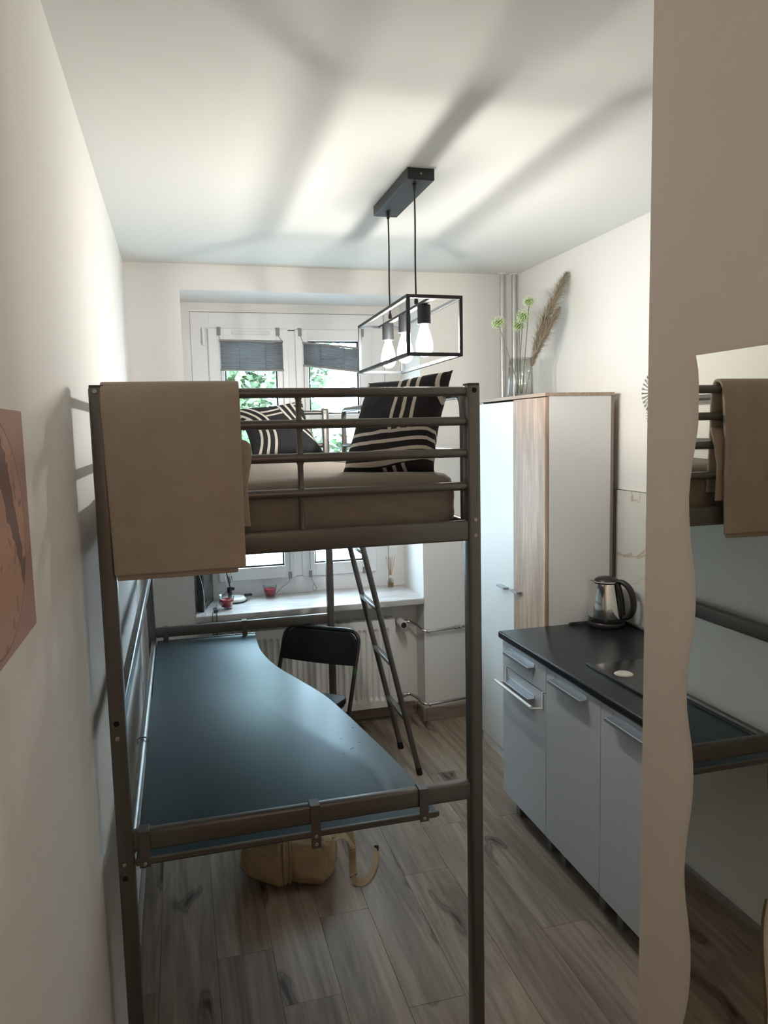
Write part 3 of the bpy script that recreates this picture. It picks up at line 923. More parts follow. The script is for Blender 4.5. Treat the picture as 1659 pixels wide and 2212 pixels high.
for y in (2.600, 2.838, 3.076):
    b = BM(); lathe(b, [(0.0001, 2.246), (0.0225, 2.246), (0.0235, 2.243), (0.0235, 2.180), (0.021, 2.178), (0.021, 2.186)], (1.098, y, 0), 28); so = obj('socket', b, BLACKM, lamp, 'auto')
    prof = [(0.013, 2.186), (0.0145, 2.172), (0.018, 2.160), (0.0235, 2.142), (0.029, 2.122), (0.0315, 2.104), (0.0300, 2.088), (0.0235, 2.074), (0.013, 2.066), (0.0001, 2.063)]
    b = BM(); lathe(b, prof, (1.098, y, 0), 24); bu = obj('bulb', b, BULBM, so, True)
    b = BM(); lathe(b, [(0.003, 2.146), (0.006, 2.142), (0.007, 2.118), (0.006, 2.094), (0.003, 2.090)], (1.098, y, 0), 12, None, True, True); obj('filament', b, FILM, so, True)

# added unseen globe behind the camera, fills the near walls with warm light
hl = thing('fill_globe', 'added warm fill globe, out of view in the entrance corridor behind the viewer', 'lamp', (0.55, -0.75, 2.15))
b = BM(); lathe(b, [(max(0.0001, 0.11*math.sin(PI*i/20)), 2.25-0.11*math.cos(PI*i/20)) for i in range(21)], (0.55, -0.75, 0), 28)
obj('globe', b, emit('warm_fill_glow', (1.0, 0.72, 0.50), HALL), hl, True)
b = BM(); cyl(b, (0.55, -0.75, 2.355), (0.55, -0.75, H-0.001), 0.004, 8); lathe(b, [(0.05, H-0.001), (0.05, H-0.02), (0.004, H-0.04)], (0.55, -0.75, 0), 20); obj('cord', b, WHITEP, hl, 'auto')

# ================================================================== WARDROBE
wx, wy0, wy1, wz = 1.865, 3.166, 3.955, 1.962
wd = thing('wardrobe', 'tall white wardrobe with one oak door and oak top', 'wardrobe', (2.04, 3.56, 0))
b = BM(); box(b, wx+0.018, 2.205, wy0, wy0+0.016, 0.0, wz-0.016, 0.0005, 1); sp_ = obj('side_panel', b, WARDW, wd, label='matt white side panel')
b = BM(); box(b, wx+0.018, 2.205, wy1-0.016, wy1, 0.0, wz-0.016, 0.0005, 1); obj('side_panel', b, WARDW, wd)
b = BM(); box(b, 2.205, 2.222, wy0+0.002, wy1, 0.0, wz-0.010, 0.0005, 1); obj('back_panel', b, simple('brown_panel_edge', (0.26, 0.20, 0.165), 0.6), wd)
b = BM(); box(b, wx-0.002, 2.222, wy0-0.003, wy1+0.003, wz-0.016, wz, 0.0008, 1); obj('top_panel', b, OAKX, wd, label='oak top panel')
b = BM(); box(b, wx+0.018, 2.205, wy0+0.016, wy1-0.016, 0.05, 0.066); obj('bottom_panel', b, WARDW, wd)
b = BM(); box(b, wx+0.004, wx+0.020, wy0+0.016, wy1-0.016, 0.0, 0.05); obj('plinth', b, WARDW, wd)
ysm = 3.509
b = BM(); box(b, wx+0.0175, wx+0.0185, wy0, wy0+0.016, 0.0, wz-0.017); obj('edge_band', b, OAK, wd)
b = BM(); box(b, wx, wx+0.016, wy0+0.003, ysm-0.001, 0.055, wz-0.020, 0.001, 1); d1 = obj('door', b, OAK, wd, label='oak veneered door')
b = BM(); box(b, wx, wx+0.016, ysm+0.002, wy1-0.003, 0.055, wz-0.026, 0.001, 1); d2 = obj('door', b, WARDW, wd, label='plain white door')
def small_handle(y0, y1, z, parent):
    b = BM(); box(b, wx-0.028, wx-0.0, y0, y1, z-0.002, z+0.0035, 0.001, 1)
    box(b, wx-0.030, wx-0.024, y0, y1, z-0.006, z+0.0035, 0.001, 1)
    obj('handle', b, ALU, parent)
small_handle(3.572, 3.668, 0.972, d2)
small_handle(3.415, 3.495, 0.979, d1)

# vase with pampas and alliums ---------------------------------------
vx, vy = 2.005, 3.72
vs = thing('glass_vase', 'ribbed clear glass vase on top of the wardrobe', 'vase', (vx, vy, wz))
prof = [(0.0001, 0.0), (0.058, 0.0), (0.064, 0.004), (0.0665, 0.015), (0.064, 0.09), (0.061, 0.16), (0.0585, 0.208), (0.056, 0.208), (0.0585, 0.16), (0.061, 0.09), (0.060, 0.022), (0.05, 0.014), (0.0001, 0.014)]
b = BM(); lathe(b, prof, (vx, vy, wz+0.0005), 96, rib=lambda k: 0.045*math.cos(k/96*2*PI*24)); obj('vessel', b, GLASSV, vs, True)
for o_ in list(bpy.data.objects):
    pass
def stem(bm, a, c, r=0.0018, sag=0.0):
    a, c = Vector(a), Vector(c); mid = (a+c)/2+Vector((0, 0, 0))+Vector((sag, 0, 0))
    tube(bm, smooth_pts([a, mid, c], 5), r, 6)
al = [((1.888, 3.74, 2.352), (2.012, 3.73, 1.985), 0.0), ((2.035, 3.80, 2.350), (2.0, 3.70, 1.985), 0.03), ((2.020, 3.72, 2.385), (1.995, 3.735, 1.985), 0.0), ((2.066, 3.74, 2.466), (2.01, 3.71, 1.985), 0.02)]
allab = ['pale green allium bloom leaning farthest left out of the vase', 'pale green allium bloom in the middle of the vase, lower of two touching', 'pale green allium bloom in the middle of the vase, upper of two touching', 'pale green allium bloom, the highest one in the vase beside the plume']
for i, (hd, ft, sg) in enumerate(al):
    hd = Vector(hd)
    t = thing('allium_flower', allab[i], 'flower', ft, 0, 'alliums in the glass vase')
    b = BM(); stem(b, ft, hd, 0.0022); obj('stem', b, STEMG, t, True)
    b = BM()
    rnd = random.Random(i)
    for q in range(150):
        z = 1-2*(q+0.5)/150; ph = q*2.39996
        d = Vector((math.sqrt(1-z*z)*math.cos(ph), math.sqrt(1-z*z)*math.sin(ph), z))
        r1 = 0.039*(0.72+0.36*rnd.random()) if i != 3 else 0.035*(0.72+0.36*rnd.random())
        s = d.orthogonal().normalized(); s2 = d.cross(s)
        c_ = hd+d*r1
        for k in range(4):
            a = k*PI/2+ph
            e1 = s*math.cos(a)+s2*math.sin(a); e2 = s*math.cos(a+0.7)+s2*math.sin(a+0.7)
            f = b.faces.new([b.verts.new(c_), b.verts.new(c_+e1*0.0045+d*0.002), b.verts.new(c_+e2*0.0045+d*0.002)])
            f.material_index = 1
        v0 = hd+d*0.005
        f = b.faces.new([b.verts.new(v0+s*0.003), b.verts.new(v0-s*0.003), b.verts.new(c_)]); f.material_index = 0
    bloom = obj('bloom', b, [ALLG, ALLW], t)
    bloom['kind'] = 'stuff'
pm = thing('pampas_plume', 'feathery brown pampas grass plume leaning right out of the vase', 'dried flower', (2.03, 3.715, 1.985))
for (tip, base, wid, sd, nm) in (((2.27-0.03, 3.66, 2.60), (2.03, 3.715, 1.985), 0.105, 5, 'plume'), ((2.19, 3.64, 2.42), (2.025, 3.70, 1.985), 0.075, 8, 'plume')):
    tip, base = Vector(tip), Vector(base)
    midp = (tip+base)/2+Vector((-0.035, 0.0, 0.0))
    sp_pts = smooth_pts([base, midp, tip], 20)
    b = BM(); tube(b, sp_pts, 0.0018, 6); obj('stem', b, PAMP, pm, True)
    b = BM(); rnd = random.Random(sd)
    n = len(sp_pts)
    for q in range(2600):
        u = 0.33+0.67*rnd.random()**0.9
        i = min(n-2, int(u*(n-1))); p = sp_pts[i].lerp(sp_pts[i+1], u*(n-1)-i)
        ax = (sp_pts[i+1]-sp_pts[i]).normalized()
        a = rnd.random()*2*PI
        s = ax.orthogonal().normalized(); s2 = ax.cross(s)
        d = (s*math.cos(a)+s2*math.sin(a))
        env = math.sin(PI*min(1, max(0.05, (u-0.30)/0.70))**0.75)**0.7
        ln = wid*(0.25+0.75*rnd.random())*max(0.22, env)
        q1 = p+ax*ln*0.50+d*ln*0.42
        q2 = q1+ax*ln*0.22+d*ln*0.42+Vector((0, 0, -ln*0.10))
        if q2.x > XR-0.006: q2.x = XR-0.006
        if q1.x > XR-0.006: q1.x = XR-0.006
        sd_ = ax.cross(d)*0.0010
        v = [b.verts.new(p-sd_), b.verts.new(p+sd_), b.verts.new(q1+sd_), b.verts.new(q1-sd_), b.verts.new(q2)]
        b.faces.new(v[:4]); b.faces.new((v[3], v[2], v[4]))
    o = obj(nm, b, PAMP, pm); o['kind'] = 'stuff'

# ================================================================== KITCHEN UNITS
LEGM = simple('grey_leg_metal', (0.22, 0.23, 0.25), 0.5, metal=0.4)
KX = 1.640   # face of the fronts
def handle(parent, y0, y1, z):
    b = BM()
    box(b, KX-0.030, KX-0.0005, y0, y1, z-0.0015, z+0.0015, 0.0006, 1)
    box(b, KX-0.033, KX-0.027, y0, y1, z-0.012, z+0.002, 0.001, 1)
    box(b, KX-0.003, KX-0.0003, y0, y1, z-0.001, z+0.014, 0.0006, 1)
    obj('handle', b, ALU, parent, label='brushed aluminium bar handle')
def cabinet(y0, y1, label, drawer, zb=0.10):
    t = thing('base_cabinet', label, 'cabinet', (1.94, (y0+y1)/2, 0), 0, 'base cabinets under the worktop')
    b = BM()
    e = 0.001
    box(b, KX+0.020, 2.235, y0+e, y0+0.017, zb, 0.834); box(b, KX+0.020, 2.235, y1-0.017, y1-e, zb, 0.834)
    box(b, KX+0.020, 2.235, y0+0.017, y1-0.017, zb, zb+0.016); box(b, 2.225, 2.235, y0+0.017, y1-0.017, zb+0.016, 0.834)
    box(b, KX+0.020, KX+0.10, y0+0.017, y1-0.017, 0.818, 0.834)
    obj('carcass', b, CABW, t)
    if drawer:
        b = BM(); box(b, KX, KX+0.018, y0+0.0015, y1-0.0015, 0.716, 0.829, 0.0012, 2); d = obj('drawer', b, CABW, t)
        handle(d, y0+0.10, y1-0.075, 0.797)
        b = BM(); box(b, KX, KX+0.018, y0+0.0015, y1-0.0015, zb-0.002, 0.710, 0.0012, 2); d = obj('door', b, CABW, t)
        handle(d, y0+0.10, y1-0.075, 0.660)
    else:
        b = BM(); box(b, KX, KX+0.018, y0+0.0015, y1-0.0015, zb-0.002, 0.829, 0.0012, 2); d = obj('door', b, CABW, t)
        handle(d, y0+0.09, y1-0.075, 0.802)
    for yy in (y0+0.055, y1-0.065):
        for xx in (1.705, 2.17):
            b = BM(); box(b, xx-0.02, xx+0.02, yy-0.02, yy+0.02, 0.0, zb, 0.003, 1); obj('leg', b, LEGM, t)
    return t
cabinet(2.722, 3.150, 'grey-white cabinet with a drawer, next to the wardrobe, towel bar on its door', True)
cabinet(2.306, 2.722, 'grey-white one-door cabinet between the drawer cabinet and the one beside the corridor wall', False)
cabinet(1.866, 2.306, 'grey-white one-door cabinet partly hidden behind the corridor wall', False)
cabinet(1.266, 1.866, 'grey-white one-door cabinet fully round the corner of the corridor wall', False)
# worktop
b = BM(); prism(b, [(1.624, 1.236), (2.257, 1.236), (2.257, 3.163), (1.624, 3.163)], 0.836, 0.871, 0.009)
single('worktop', b, COUNTER, 'long black worktop with rounded front edge over the cabinets', 'worktop', 'auto')
# towel bar
tb = thing('towel_bar', 'white wire towel bar hooked over the cabinet door below the drawer', 'towel rail', (1.61, 2.93, 0.62))
WIRE = simple('white_coated_wire', (0.78, 0.78, 0.78), 0.3)
b = BM(); cyl(b, (1.585, 2.745, 0.655), (1.585, 3.112, 0.655), 0.0068); obj('bar', b, WIRE, tb, 'auto')
for y in (2.748, 3.108):
    b = BM()
    box(b, 1.6345, 1.6375, y-0.006, y+0.006, 0.640, 0.7145, 0.0005, 1); box(b, 1.6345, 1.657, y-0.006, y+0.006, 0.7115, 0.7145, 0.0005, 1)
    bar(b, (1.637, y, 0.645), (1.583, y, 0.652), 0.010, 0.004, 0.001)
    obj('hook', b, WIRE, tb)
# sink lid / glass hob
hb_ = thing('sink_unit', 'black drop-in sink and drainer in the worktop', 'sink', (1.95, 2.2, 0.871))
b = BM(); box(b, 1.755, 2.17, 1.70, 2.566, 0.8712, 0.8755, 0.002, 1); obj('drainer_plate', b, simple('black_glossy_composite', (0.012, 0.013, 0.014), 0.16), hb_)
b = BM(); box(b, 1.735, 1.757, 1.70, 2.575, 0.8712, 0.883, 0.003, 2); obj('raised_rim', b, simple('black_glossy_composite', (0.012, 0.014, 0.018), 0.2), hb_)
b = BM(); lathe(b, [(0.0001, 0.0), (0.027, 0.0), (0.031, -0.001), (0.031, -0.003), (0.035, -0.004)], (1.808, 2.425, 0.8800), 28)
bmesh.ops.translate(b, verts=b.verts, vec=(0, 0, 0)); obj('drain_cap', b, simple('pale_drain_cap', (0.55, 0.53, 0.46), 0.3, metal=0.3), hb_, 'auto')
b = BM(); lathe(b, [(0.0001, 0.018), (0.02, 0.018), (0.032, 0.012), (0.034, 0.0)], (1.86, 2.30, 0.8756), 24); obj('tap_base', b, BLACKP, hb_, 'auto')
b = BM(); tube(b, arc_pts([(1.86, 2.30, 0.88), (1.86, 2.30, 0.905), (1.85, 2.2, 0.915), (1.85, 2.12, 0.905)], 0.02), 0.012, 12); obj('tap_spout', b, BLACKP, hb_, 'auto')
# splashback
sbk = thing('splashback', 'white marble splashback panel on the wall above the worktop', 'splashback', (2.25, 2.2, 0.872))
b = BM(); box(b, 2.2505, 2.2585, 1.236, 3.185, 0.8725, 1.500, 0.0008, 1); obj('panel', b, TILE, sbk)
b = BM(); box(b, 2.2490, 2.2588, 1.236, 3.188, 1.500, 1.5035, 0.0005, 1); box(b, 2.2490, 2.2588, 3.185, 3.189, 0.8725, 1.5035, 0.0005, 1); obj('edge_strip', b, CHROME, sbk)
b = BM(); box(b, 2.236, 2.2503, 1.236, 3.160, 0.8715, 0.886, 0.003, 1); obj('worktop_trim', b, ALU, sbk)
# white corner pipe cover between wardrobe and panel
# dandelion wall ornament, mostly hidden behind the partition edge
orn = thing('wall_ornament', 'black wire dandelion ornament on the wall behind the corridor corner', 'wall decoration', (2.255, 2.9, 1.93))
b = BM()
for q in range(26):
    a = q*2*PI/26
    e = Vector((2.252, 2.905+0.075*math.cos(a), 1.945+0.075*math.sin(a)))
    tube(b, [(2.252, 2.905, 1.945), e], 0.0012, 5)
    for s in (-0.3, 0, 0.3): tube(b, [e, e+Vector((0, 0.016*math.cos(a+s), 0.016*math.sin(a+s)))], 0.0009, 4)
obj('seed_head', b, BLACKP, orn)
b = BM()
for q in range(16):
    a = q*2*PI/16
    tube(b, [(2.252, 2.925, 1.845), (2.252, 2.925+0.035*math.cos(a), 1.845+0.035*math.sin(a))], 0.0011, 5)
obj('seed_head', b, BLACKP, orn)
b = BM(); tube(b, [(2.2535, 2.905, 1.945), (2.2535, 2.86, 1.80), (2.2535, 2.80, 1.6)], 0.0016, 6); tube(b, [(2.2535, 2.925, 1.845), (2.2535, 2.80, 1.62)], 0.0014, 6); obj('stem', b, BLACKP, orn)

# kettle ---------------------------------------------------------------
kx, ky, kz = 2.135, 3.077, 0.8715
kt = thing('electric_kettle', 'polished steel electric kettle with black lid, handle and base', 'kettle', (kx, ky, kz))
b = BM(); lathe(b, [(0.0001, 0.0), (0.083, 0.0), (0.0855, 0.004), (0.0855, 0.018), (0.081, 0.024), (0.0001, 0.024)], (kx, ky, kz), 40); obj('power_base', b, BLACKP, kt, 'auto')
b = BM(); lathe(b, [(0.081, 0.025), (0.082, 0.032), (0.081, 0.046), (0.0785, 0.048)], (kx, ky, kz), 40); obj('lower_collar', b, BLACKP, kt, 'auto')
b = BM(); lathe(b, [(0.080, 0.047), (0.0812, 0.060), (0.0805, 0.085), (0.077, 0.115), (0.070, 0.150), (0.062, 0.182), (0.057, 0.200), (0.055, 0.205)], (kx, ky, kz), 48); obj('body', b, STEEL, kt, 'auto')
b = BM(); lathe(b, [(0.056, 0.203), (0.0565, 0.212), (0.052, 0.222), (0.040, 0.229), (0.018, 0.233), (0.0001, 0.233)], (kx, ky, kz), 40); lid = obj('lid', b, BLACKP, kt, True)
b = BM(); lathe(b, [(0.0572, 0.209), (0.0585, 0.212), (0.0572, 0.215), (0.056, 0.212), (0.0572, 0.209)], (kx, ky, kz), 40); obj('lid_ring', b, STEEL, lid, True)
hd_ = Vector((0.50, -0.866, 0)).normalized()
def kp(r, z): return Vector((kx, ky, kz+z))+hd_*r
hp = smooth_pts([kp(0.052, 0.214), kp(0.085, 0.213), kp(0.118, 0.185), kp(0.134, 0.14), kp(0.134, 0.095), kp(0.118, 0.062), kp(0.085, 0.048)], 8)
b = BM(); tube(b, hp, [0.014+0.003*math.sin(PI*i/(len(hp)-1)) for i in range(len(hp))], 14, flat=(1.0, 0.8)); obj('handle', b, BLACKP, kt, True)
b = BM(); tube(b, smooth_pts([kp(0.054, 0.205), kp(0.066, 0.17), kp(0.078, 0.11), kp(0.082, 0.052)], 6), 0.014, 12); obj('handle_spine', b, BLACKP, kt, True)
# spout on the other side
b = BM()
sd0 = -hd_
side = Vector((-sd0.y, sd0.x, 0))
def sp(r, z, s): return Vector((kx, ky, kz+z))+sd0*r+side*s
vsx = [b.verts.new(p) for p in (sp(0.058, 0.152, 0.0), sp(0.050, 0.205, 0.026), sp(0.050, 0.205, -0.026), sp(0.086, 0.207, 0.0), sp(0.076, 0.206, 0.014), sp(0.076, 0.206, -0.014))]
b.faces.new((vsx[0], vsx[1], vsx[4], vsx[3])); b.faces.new((vsx[0], vsx[3], vsx[5], vsx[2]))
o = obj('spout', b, STEEL, kt); s = o.modifiers.new('thickness', 'SOLIDIFY'); s.thickness = 0.0015
# red power light faces the room
b = BM()
dl = Vector((-0.55, -0.83, 0)).normalized()
c0 = Vector((kx, ky, kz+0.036))+dl*0.0805
bar(b, c0-dl*0.002, c0+dl*0.003, 0.012, 0.009, 0.001); obj('switch_light', b, simple('dull_red_plastic', (0.12, 0.01, 0.008), 0.4), kt)
b = BM(); tube(b, smooth_pts([(kx-0.070, ky+0.050, kz+0.006), (kx-0.105, ky+0.066, kz+0.008), (kx-0.150, ky+0.060, kz+0.0035), (kx-0.145, ky+0.078, kz+0.0035), (kx-0.09, ky+0.079, kz+0.0035), (kx-0.055, ky+0.066, kz+0.006)], 6), 0.0032, 8)
obj('power_cable', b, BLACKP, kt, True)

# ================================================================== MIRROR on the partition
mir = thing('wavy_mirror', 'narrow frameless wall mirror with wavy edges on the corridor wall', 'mirror', tuple(P0+DV*0.21+Vector((0, 0, 0.5))))
LE_ = [(0.1348, 1.9164), (0.1414, 1.8935), (0.1435, 1.8744), (0.1441, 1.8514), (0.1445, 1.8073), (0.1396, 1.7782), (0.1333, 1.7488), (0.1283, 1.719), (0.1254, 1.6889), (0.1273, 1.6591), (0.1316, 1.6234), (0.1388, 1.5903), (0.1439, 1.571), (0.1471, 1.5495), (0.1482, 1.5235), (0.1479, 1.5008), (0.145, 1.4703), (0.139, 1.4457), (0.1341, 1.4164), (0.1308, 1.3803), (0.1306, 1.3566), (0.1324, 1.3335), (0.1386, 1.305), (0.1457, 1.2794), (0.151, 1.246), (0.1525, 1.2229), (0.1522, 1.1917), (0.1488, 1.1612), (0.1429, 1.1266), (0.137, 1.0825), (0.1351, 1.0501), (0.1359, 1.0254), (0.1399, 0.9962), (0.1465, 0.9689), (0.1519, 0.9424), (0.1553, 0.921), (0.1566, 0.8902), (0.1559, 0.8577), (0.1525, 0.823), (0.1467, 0.7925), (0.1396, 0.7619)]
for i in range(1, 26):
    z = 0.7619-i*0.03
    if z > 0.12: LE_.append((0.1468+0.0095*math.cos((z-0.8842)/0.325*2*PI), z))
RE_ = [(0.3243, 0.9284), (0.3215, 0.9541), (0.3178, 0.9792), (0.3141, 1.0043), (0.3112, 1.03), (0.3103, 1.0502), (0.3111, 1.0714), (0.3136, 1.0936), (0.3168, 1.1092)]
up_ = [(0.322+0.0095*math.sin((1.12+i*0.03-1.07)/0.325*2*PI), 1.12+i*0.03) for i in range(27)]
RE_ += [q for q in up_ if q[1] < 1.917]+[(0.318, 1.9165)]
dn_ = [(0.316+0.0085*math.cos((z_-0.90)/0.325*2*PI), z_) for z_ in [0.15+0.03*i for i in range(25)] if z_ > LE_[-1][1] and z_ < 0.90]
outline = LE_+dn_+RE_
def mp_(t, z, off): return P0+DV*(t*1.0433)+NV*off+Vector((0, 0, 1.8103+(z-1.8103)*1.0433))
b = BM()
A = [b.verts.new(mp_(t, z, 0.0062)) for t, z in outline]; Bv = [b.verts.new(mp_(t, z, 0.0006)) for t, z in outline]
n = len(outline)
f = b.faces.new(A); f.material_index = 0
f = b.faces.new(Bv[::-1]); f.material_index = 1
for i in range(n):
    f = b.faces.new((A[i], A[(i+1) % n], Bv[(i+1) % n], Bv[i])); f.material_index = 1
obj('mirror_glass', b, [MIRROR, MIRE], mir)

# ================================================================== PICTURE on the left wall
pic = thing('canvas_picture', 'pink canvas print with a dark branch-like motif inside an oval ring', 'picture', (0.0, 1.02, 1.518))
def canvas_mat():
    m, nt, bs = new_mat('pink_canvas_print')
    N = nt.nodes.new; L = nt.links.new
    tc = N('ShaderNodeTexCoord')
    mp = N('ShaderNodeMapping'); L(tc.outputs['Object'], mp.inputs[0])
    sep = N('ShaderNodeSeparateXYZ'); L(mp.outputs[0], sep.inputs[0])
    def mth(op, a, c=None):
        n = N('ShaderNodeMath'); n.operation = op
        for i, v in enumerate((a, c)):
            if v is None: continue
            if isinstance(v, (int, float)): n.inputs[i].default_value = v
            else: L(v, n.inputs[i])
        return n.outputs[0]
    y, z = sep.outputs[1], sep.outputs[2]
    # ring
    dy = mth('DIVIDE', mth('SUBTRACT', y, 0.02), 0.185); dz = mth('DIVIDE', mth('SUBTRACT', z, 0.168), 0.155)
    rr = mth('SQRT', mth('ADD', mth('MULTIPLY', dy, dy), mth('MULTIPLY', dz, dz)))
    ring = mth('LESS_THAN', mth('ABSOLUTE', mth('SUBTRACT', rr, 1.0)), 0.010)
    inside = mth('LESS_THAN', rr, 1.0)
    # motif: a wandering streak
    nz = N('ShaderNodeTexNoise'); nz.inputs['Scale'].default_value = 38; nz.inputs['Detail'].default_value = 6
    L(mp.outputs[0], nz.inputs['Vector'])
    yy = mth('SUBTRACT', mth('SUBTRACT', y, 0.235), mth('MULTIPLY', z, -0.62))
    st = mth('ABSOLUTE', mth('ADD', yy, mth('MULTIPLY', mth('SUBTRACT', nz.outputs['Fac'], 0.5), 0.06)))
    streak = mth('LESS_THAN', st, mth('ADD', 0.006, mth('MULTIPLY', z, 0.11)))
    sp = mth('GREATER_THAN', nz.outputs['Fac'], 0.64)
    dark = mth('MULTIPLY', mth('MAXIMUM', streak, mth('MULTIPLY', sp, 0.6)), inside)
    n2 = N('ShaderNodeTexNoise'); n2.inputs['Scale'].default_value = 7; L(mp.outputs[0], n2.inputs['Vector'])
    bm_ = N('ShaderNodeMix'); bm_.data_type = 'RGBA'; bm_.inputs[6].default_value = (0.44, 0.255, 0.21, 1); bm_.inputs[7].default_value = (0.50, 0.30, 0.20, 1)
    L(n2.outputs['Fac'], bm_.inputs[0])
    m1 = N('ShaderNodeMix'); m1.data_type = 'RGBA'; L(inside, m1.inputs[0]); m1.inputs[6].default_value = (0.43, 0.255, 0.22, 1); L(bm_.outputs[2], m1.inputs[7])
    m2 = N('ShaderNodeMix'); m2.data_type = 'RGBA'; L(mth('MULTIPLY', mth('MAXIMUM', dark, mth('MULTIPLY', ring, 0.7)), 0.75), m2.inputs[0]); L(m1.outputs[2], m2.inputs[6]); m2.inputs[7].default_value = (0.10, 0.06, 0.055, 1)
    L(m2.outputs[2], bs.inputs['Base Color']); bs.inputs['Roughness'].default_value = 0.8
    return m
b = BM(); box(b, 0.0004, 0.004, 0.78, 1.262, 1.520, 1.850, 0.0008, 1)
obj('canvas', b, canvas_mat(), pic)

# ================================================================== RADIATOR
rx0, rx1, ry0, ry1, rz0, rz1 = 0.40, 1.462, 4.345, 4.440, 0.102, 0.655
rad = thing('radiator', 'white ribbed panel radiator under the window sill', 'radiator', (0.93, 4.39, rz0))
b = BM()
n = 28
pit = (rx1-rx0-0.07)/n
def rib(u, v):
    x = rx0+0.002+u*(rx1-rx0-0.004); z = rz0+0.004+v*(rz1-rz0-0.008)
    k = (x-(rx0+0.035))/pit
    d = 0
    if 0 < k < n and 0.055 < z-rz0 < rz1-rz0-0.055:
        fr = k-math.floor(k); e = min(1, (z-rz0-0.055)/0.012, (rz1-rz0-0.055-(z-rz0))/0.012)
        d = 0.014*max(0, min(1, (0.5-abs(fr-0.5))/0.5*3.0-0.8))*e
    return Vector((x, ry0+d, z))
grid(b, rib, n*12, 60)
obj('front_panel', b, RADW, rad, True)
b = BM(); box(b, rx0, rx1, ry1-0.012, ry1, rz0, rz1-0.008, 0.003, 1); obj('rear_panel', b, RADW, rad)
b = BM(); box(b, rx0-0.001, rx0+0.002, ry0+0.001, ry1, rz0+0.004, rz1); box(b, rx1-0.002, rx1+0.001, ry0+0.001, ry1, rz0+0.004, rz1); box(b, rx0, rx1, ry0+0.001, ry0+0.004, rz1-0.01, rz1+0.001); box(b, rx0, rx1, ry1-0.004, ry1-0.001, rz1-0.01, rz1+0.001); obj('side_cover', b, RADW, rad)
b = BM(); box(b, rx0+0.003, rx1-0.003, ry0+0.02, ry1-0.02, rz0+0.02, rz1-0.03); obj('core', b, simple('radiator_dark_core', (0.05, 0.05, 0.05), 0.9), rad)
m_ = BM()
q = rx0+0.008
while q < rx1-0.008:
    box(m_, q, q+0.0045, ry0+0.003, ry1-0.003, rz1-0.004, rz1); q += 0.0135
for yy in (ry0+0.030, ry0+0.062): box(m_, rx0, rx1, yy, yy+0.004, rz1-0.004, rz1)
o = obj('top_grille', m_, RADW, rad); o['kind'] = 'stuff'
b = BM()
for xx in (rx0+0.15, rx1-0.15): box(b, xx-0.02, xx+0.02, ry1, YN-0.0005, rz0+0.1, rz1-0.1)
obj('wall_bracket', b, RADW, rad)
# valve head and pipework
vv = thing('radiator_valve', 'white thermostatic radiator valve head with dark end cap', 'valve', (1.50, 4.39, 0.59))
b = BM(); cyl(b, (rx1+0.001, 4.40, 0.615), (1.497, 4.40, 0.615), 0.011); obj('brass_union', b, simple('aged_brass', (0.20, 0.14, 0.08), 0.4, metal=0.8), vv, 'auto')
mm = Matrix.Rotation(R(90), 3, 'X') @ Matrix.Rotation(R(0), 3, 'Z')
b = BM(); lathe(b, [(0.024, -0.03), (0.029, -0.025), (0.029, 0.005), (0.0255, 0.012), (0.0235, 0.060), (0.021, 0.064)], (1.513, 4.395, 0.615), 28, mm, True, True); obj('valve_head', b, WHITEP, vv, 'auto')
b = BM(); lathe(b, [(0.0001, 0.0655), (0.017, 0.0655), (0.0185, 0.0642)], (1.513, 4.395, 0.615), 24, mm); obj('end_cap', b, BLACKP, vv, 'auto')
pp = thing('heating_pipe', 'chrome upper heating pipe running from the radiator valve along the wall', 'pipe', (1.8, 4.29, 0.57), 0, 'chrome heating pipes beside the radiator')
b = BM(); tube(b, arc_pts([(1.535, 4.402, 0.618), (1.572, 4.402, 0.618), (1.606, 4.352, 0.602), (1.622, 4.290, 0.578), (1.665, 4.284, 0.576), (2.135, 4.284, 0.600)], 0.022), 0.0085, 12); obj('tube', b, CHROME, pp, True)
b = BM()
for (x, z) in ((1.655, 0.576), (1.835, 0.585), (1.862, 0.586)): tube(b, [(x-0.008, 4.284, z), (x+0.008, 4.284, z)], 0.0125, 14)
tube(b, [(1.545, 4.402, 0.618), (1.558, 4.402, 0.618)], 0.0125, 14)
obj('fitting', b, CHROME, pp, 'auto')
pp = thing('heating_pipe', 'chrome lower heating pipe running from the radiator foot along the wall', 'pipe', (1.8, 4.29, 0.10), 0, 'chrome heating pipes beside the radiator')
b = BM(); tube(b, arc_pts([(rx1+0.002, 4.402, 0.152), (1.565, 4.402, 0.152), (1.600, 4.352, 0.140), (1.622, 4.290, 0.116), (1.665, 4.284, 0.114), (2.215, 4.284, 0.146)], 0.022), 0.0085, 12); obj('tube', b, CHROME, pp, True)
b = BM()
for x in (1.49, 1.515, 1.545): tube(b, [(x-0.008, 4.402, 0.152), (x+0.006, 4.402, 0.152)], 0.0145, 12)
tube(b, [(1.650, 4.284, 0.114), (1.664, 4.284, 0.114)], 0.0125, 14)
cyl(b, (1.52, 4.402, 0.152), (1.52, 4.37, 0.152), 0.010)
obj('fitting', b, CHROME, pp, 'auto')
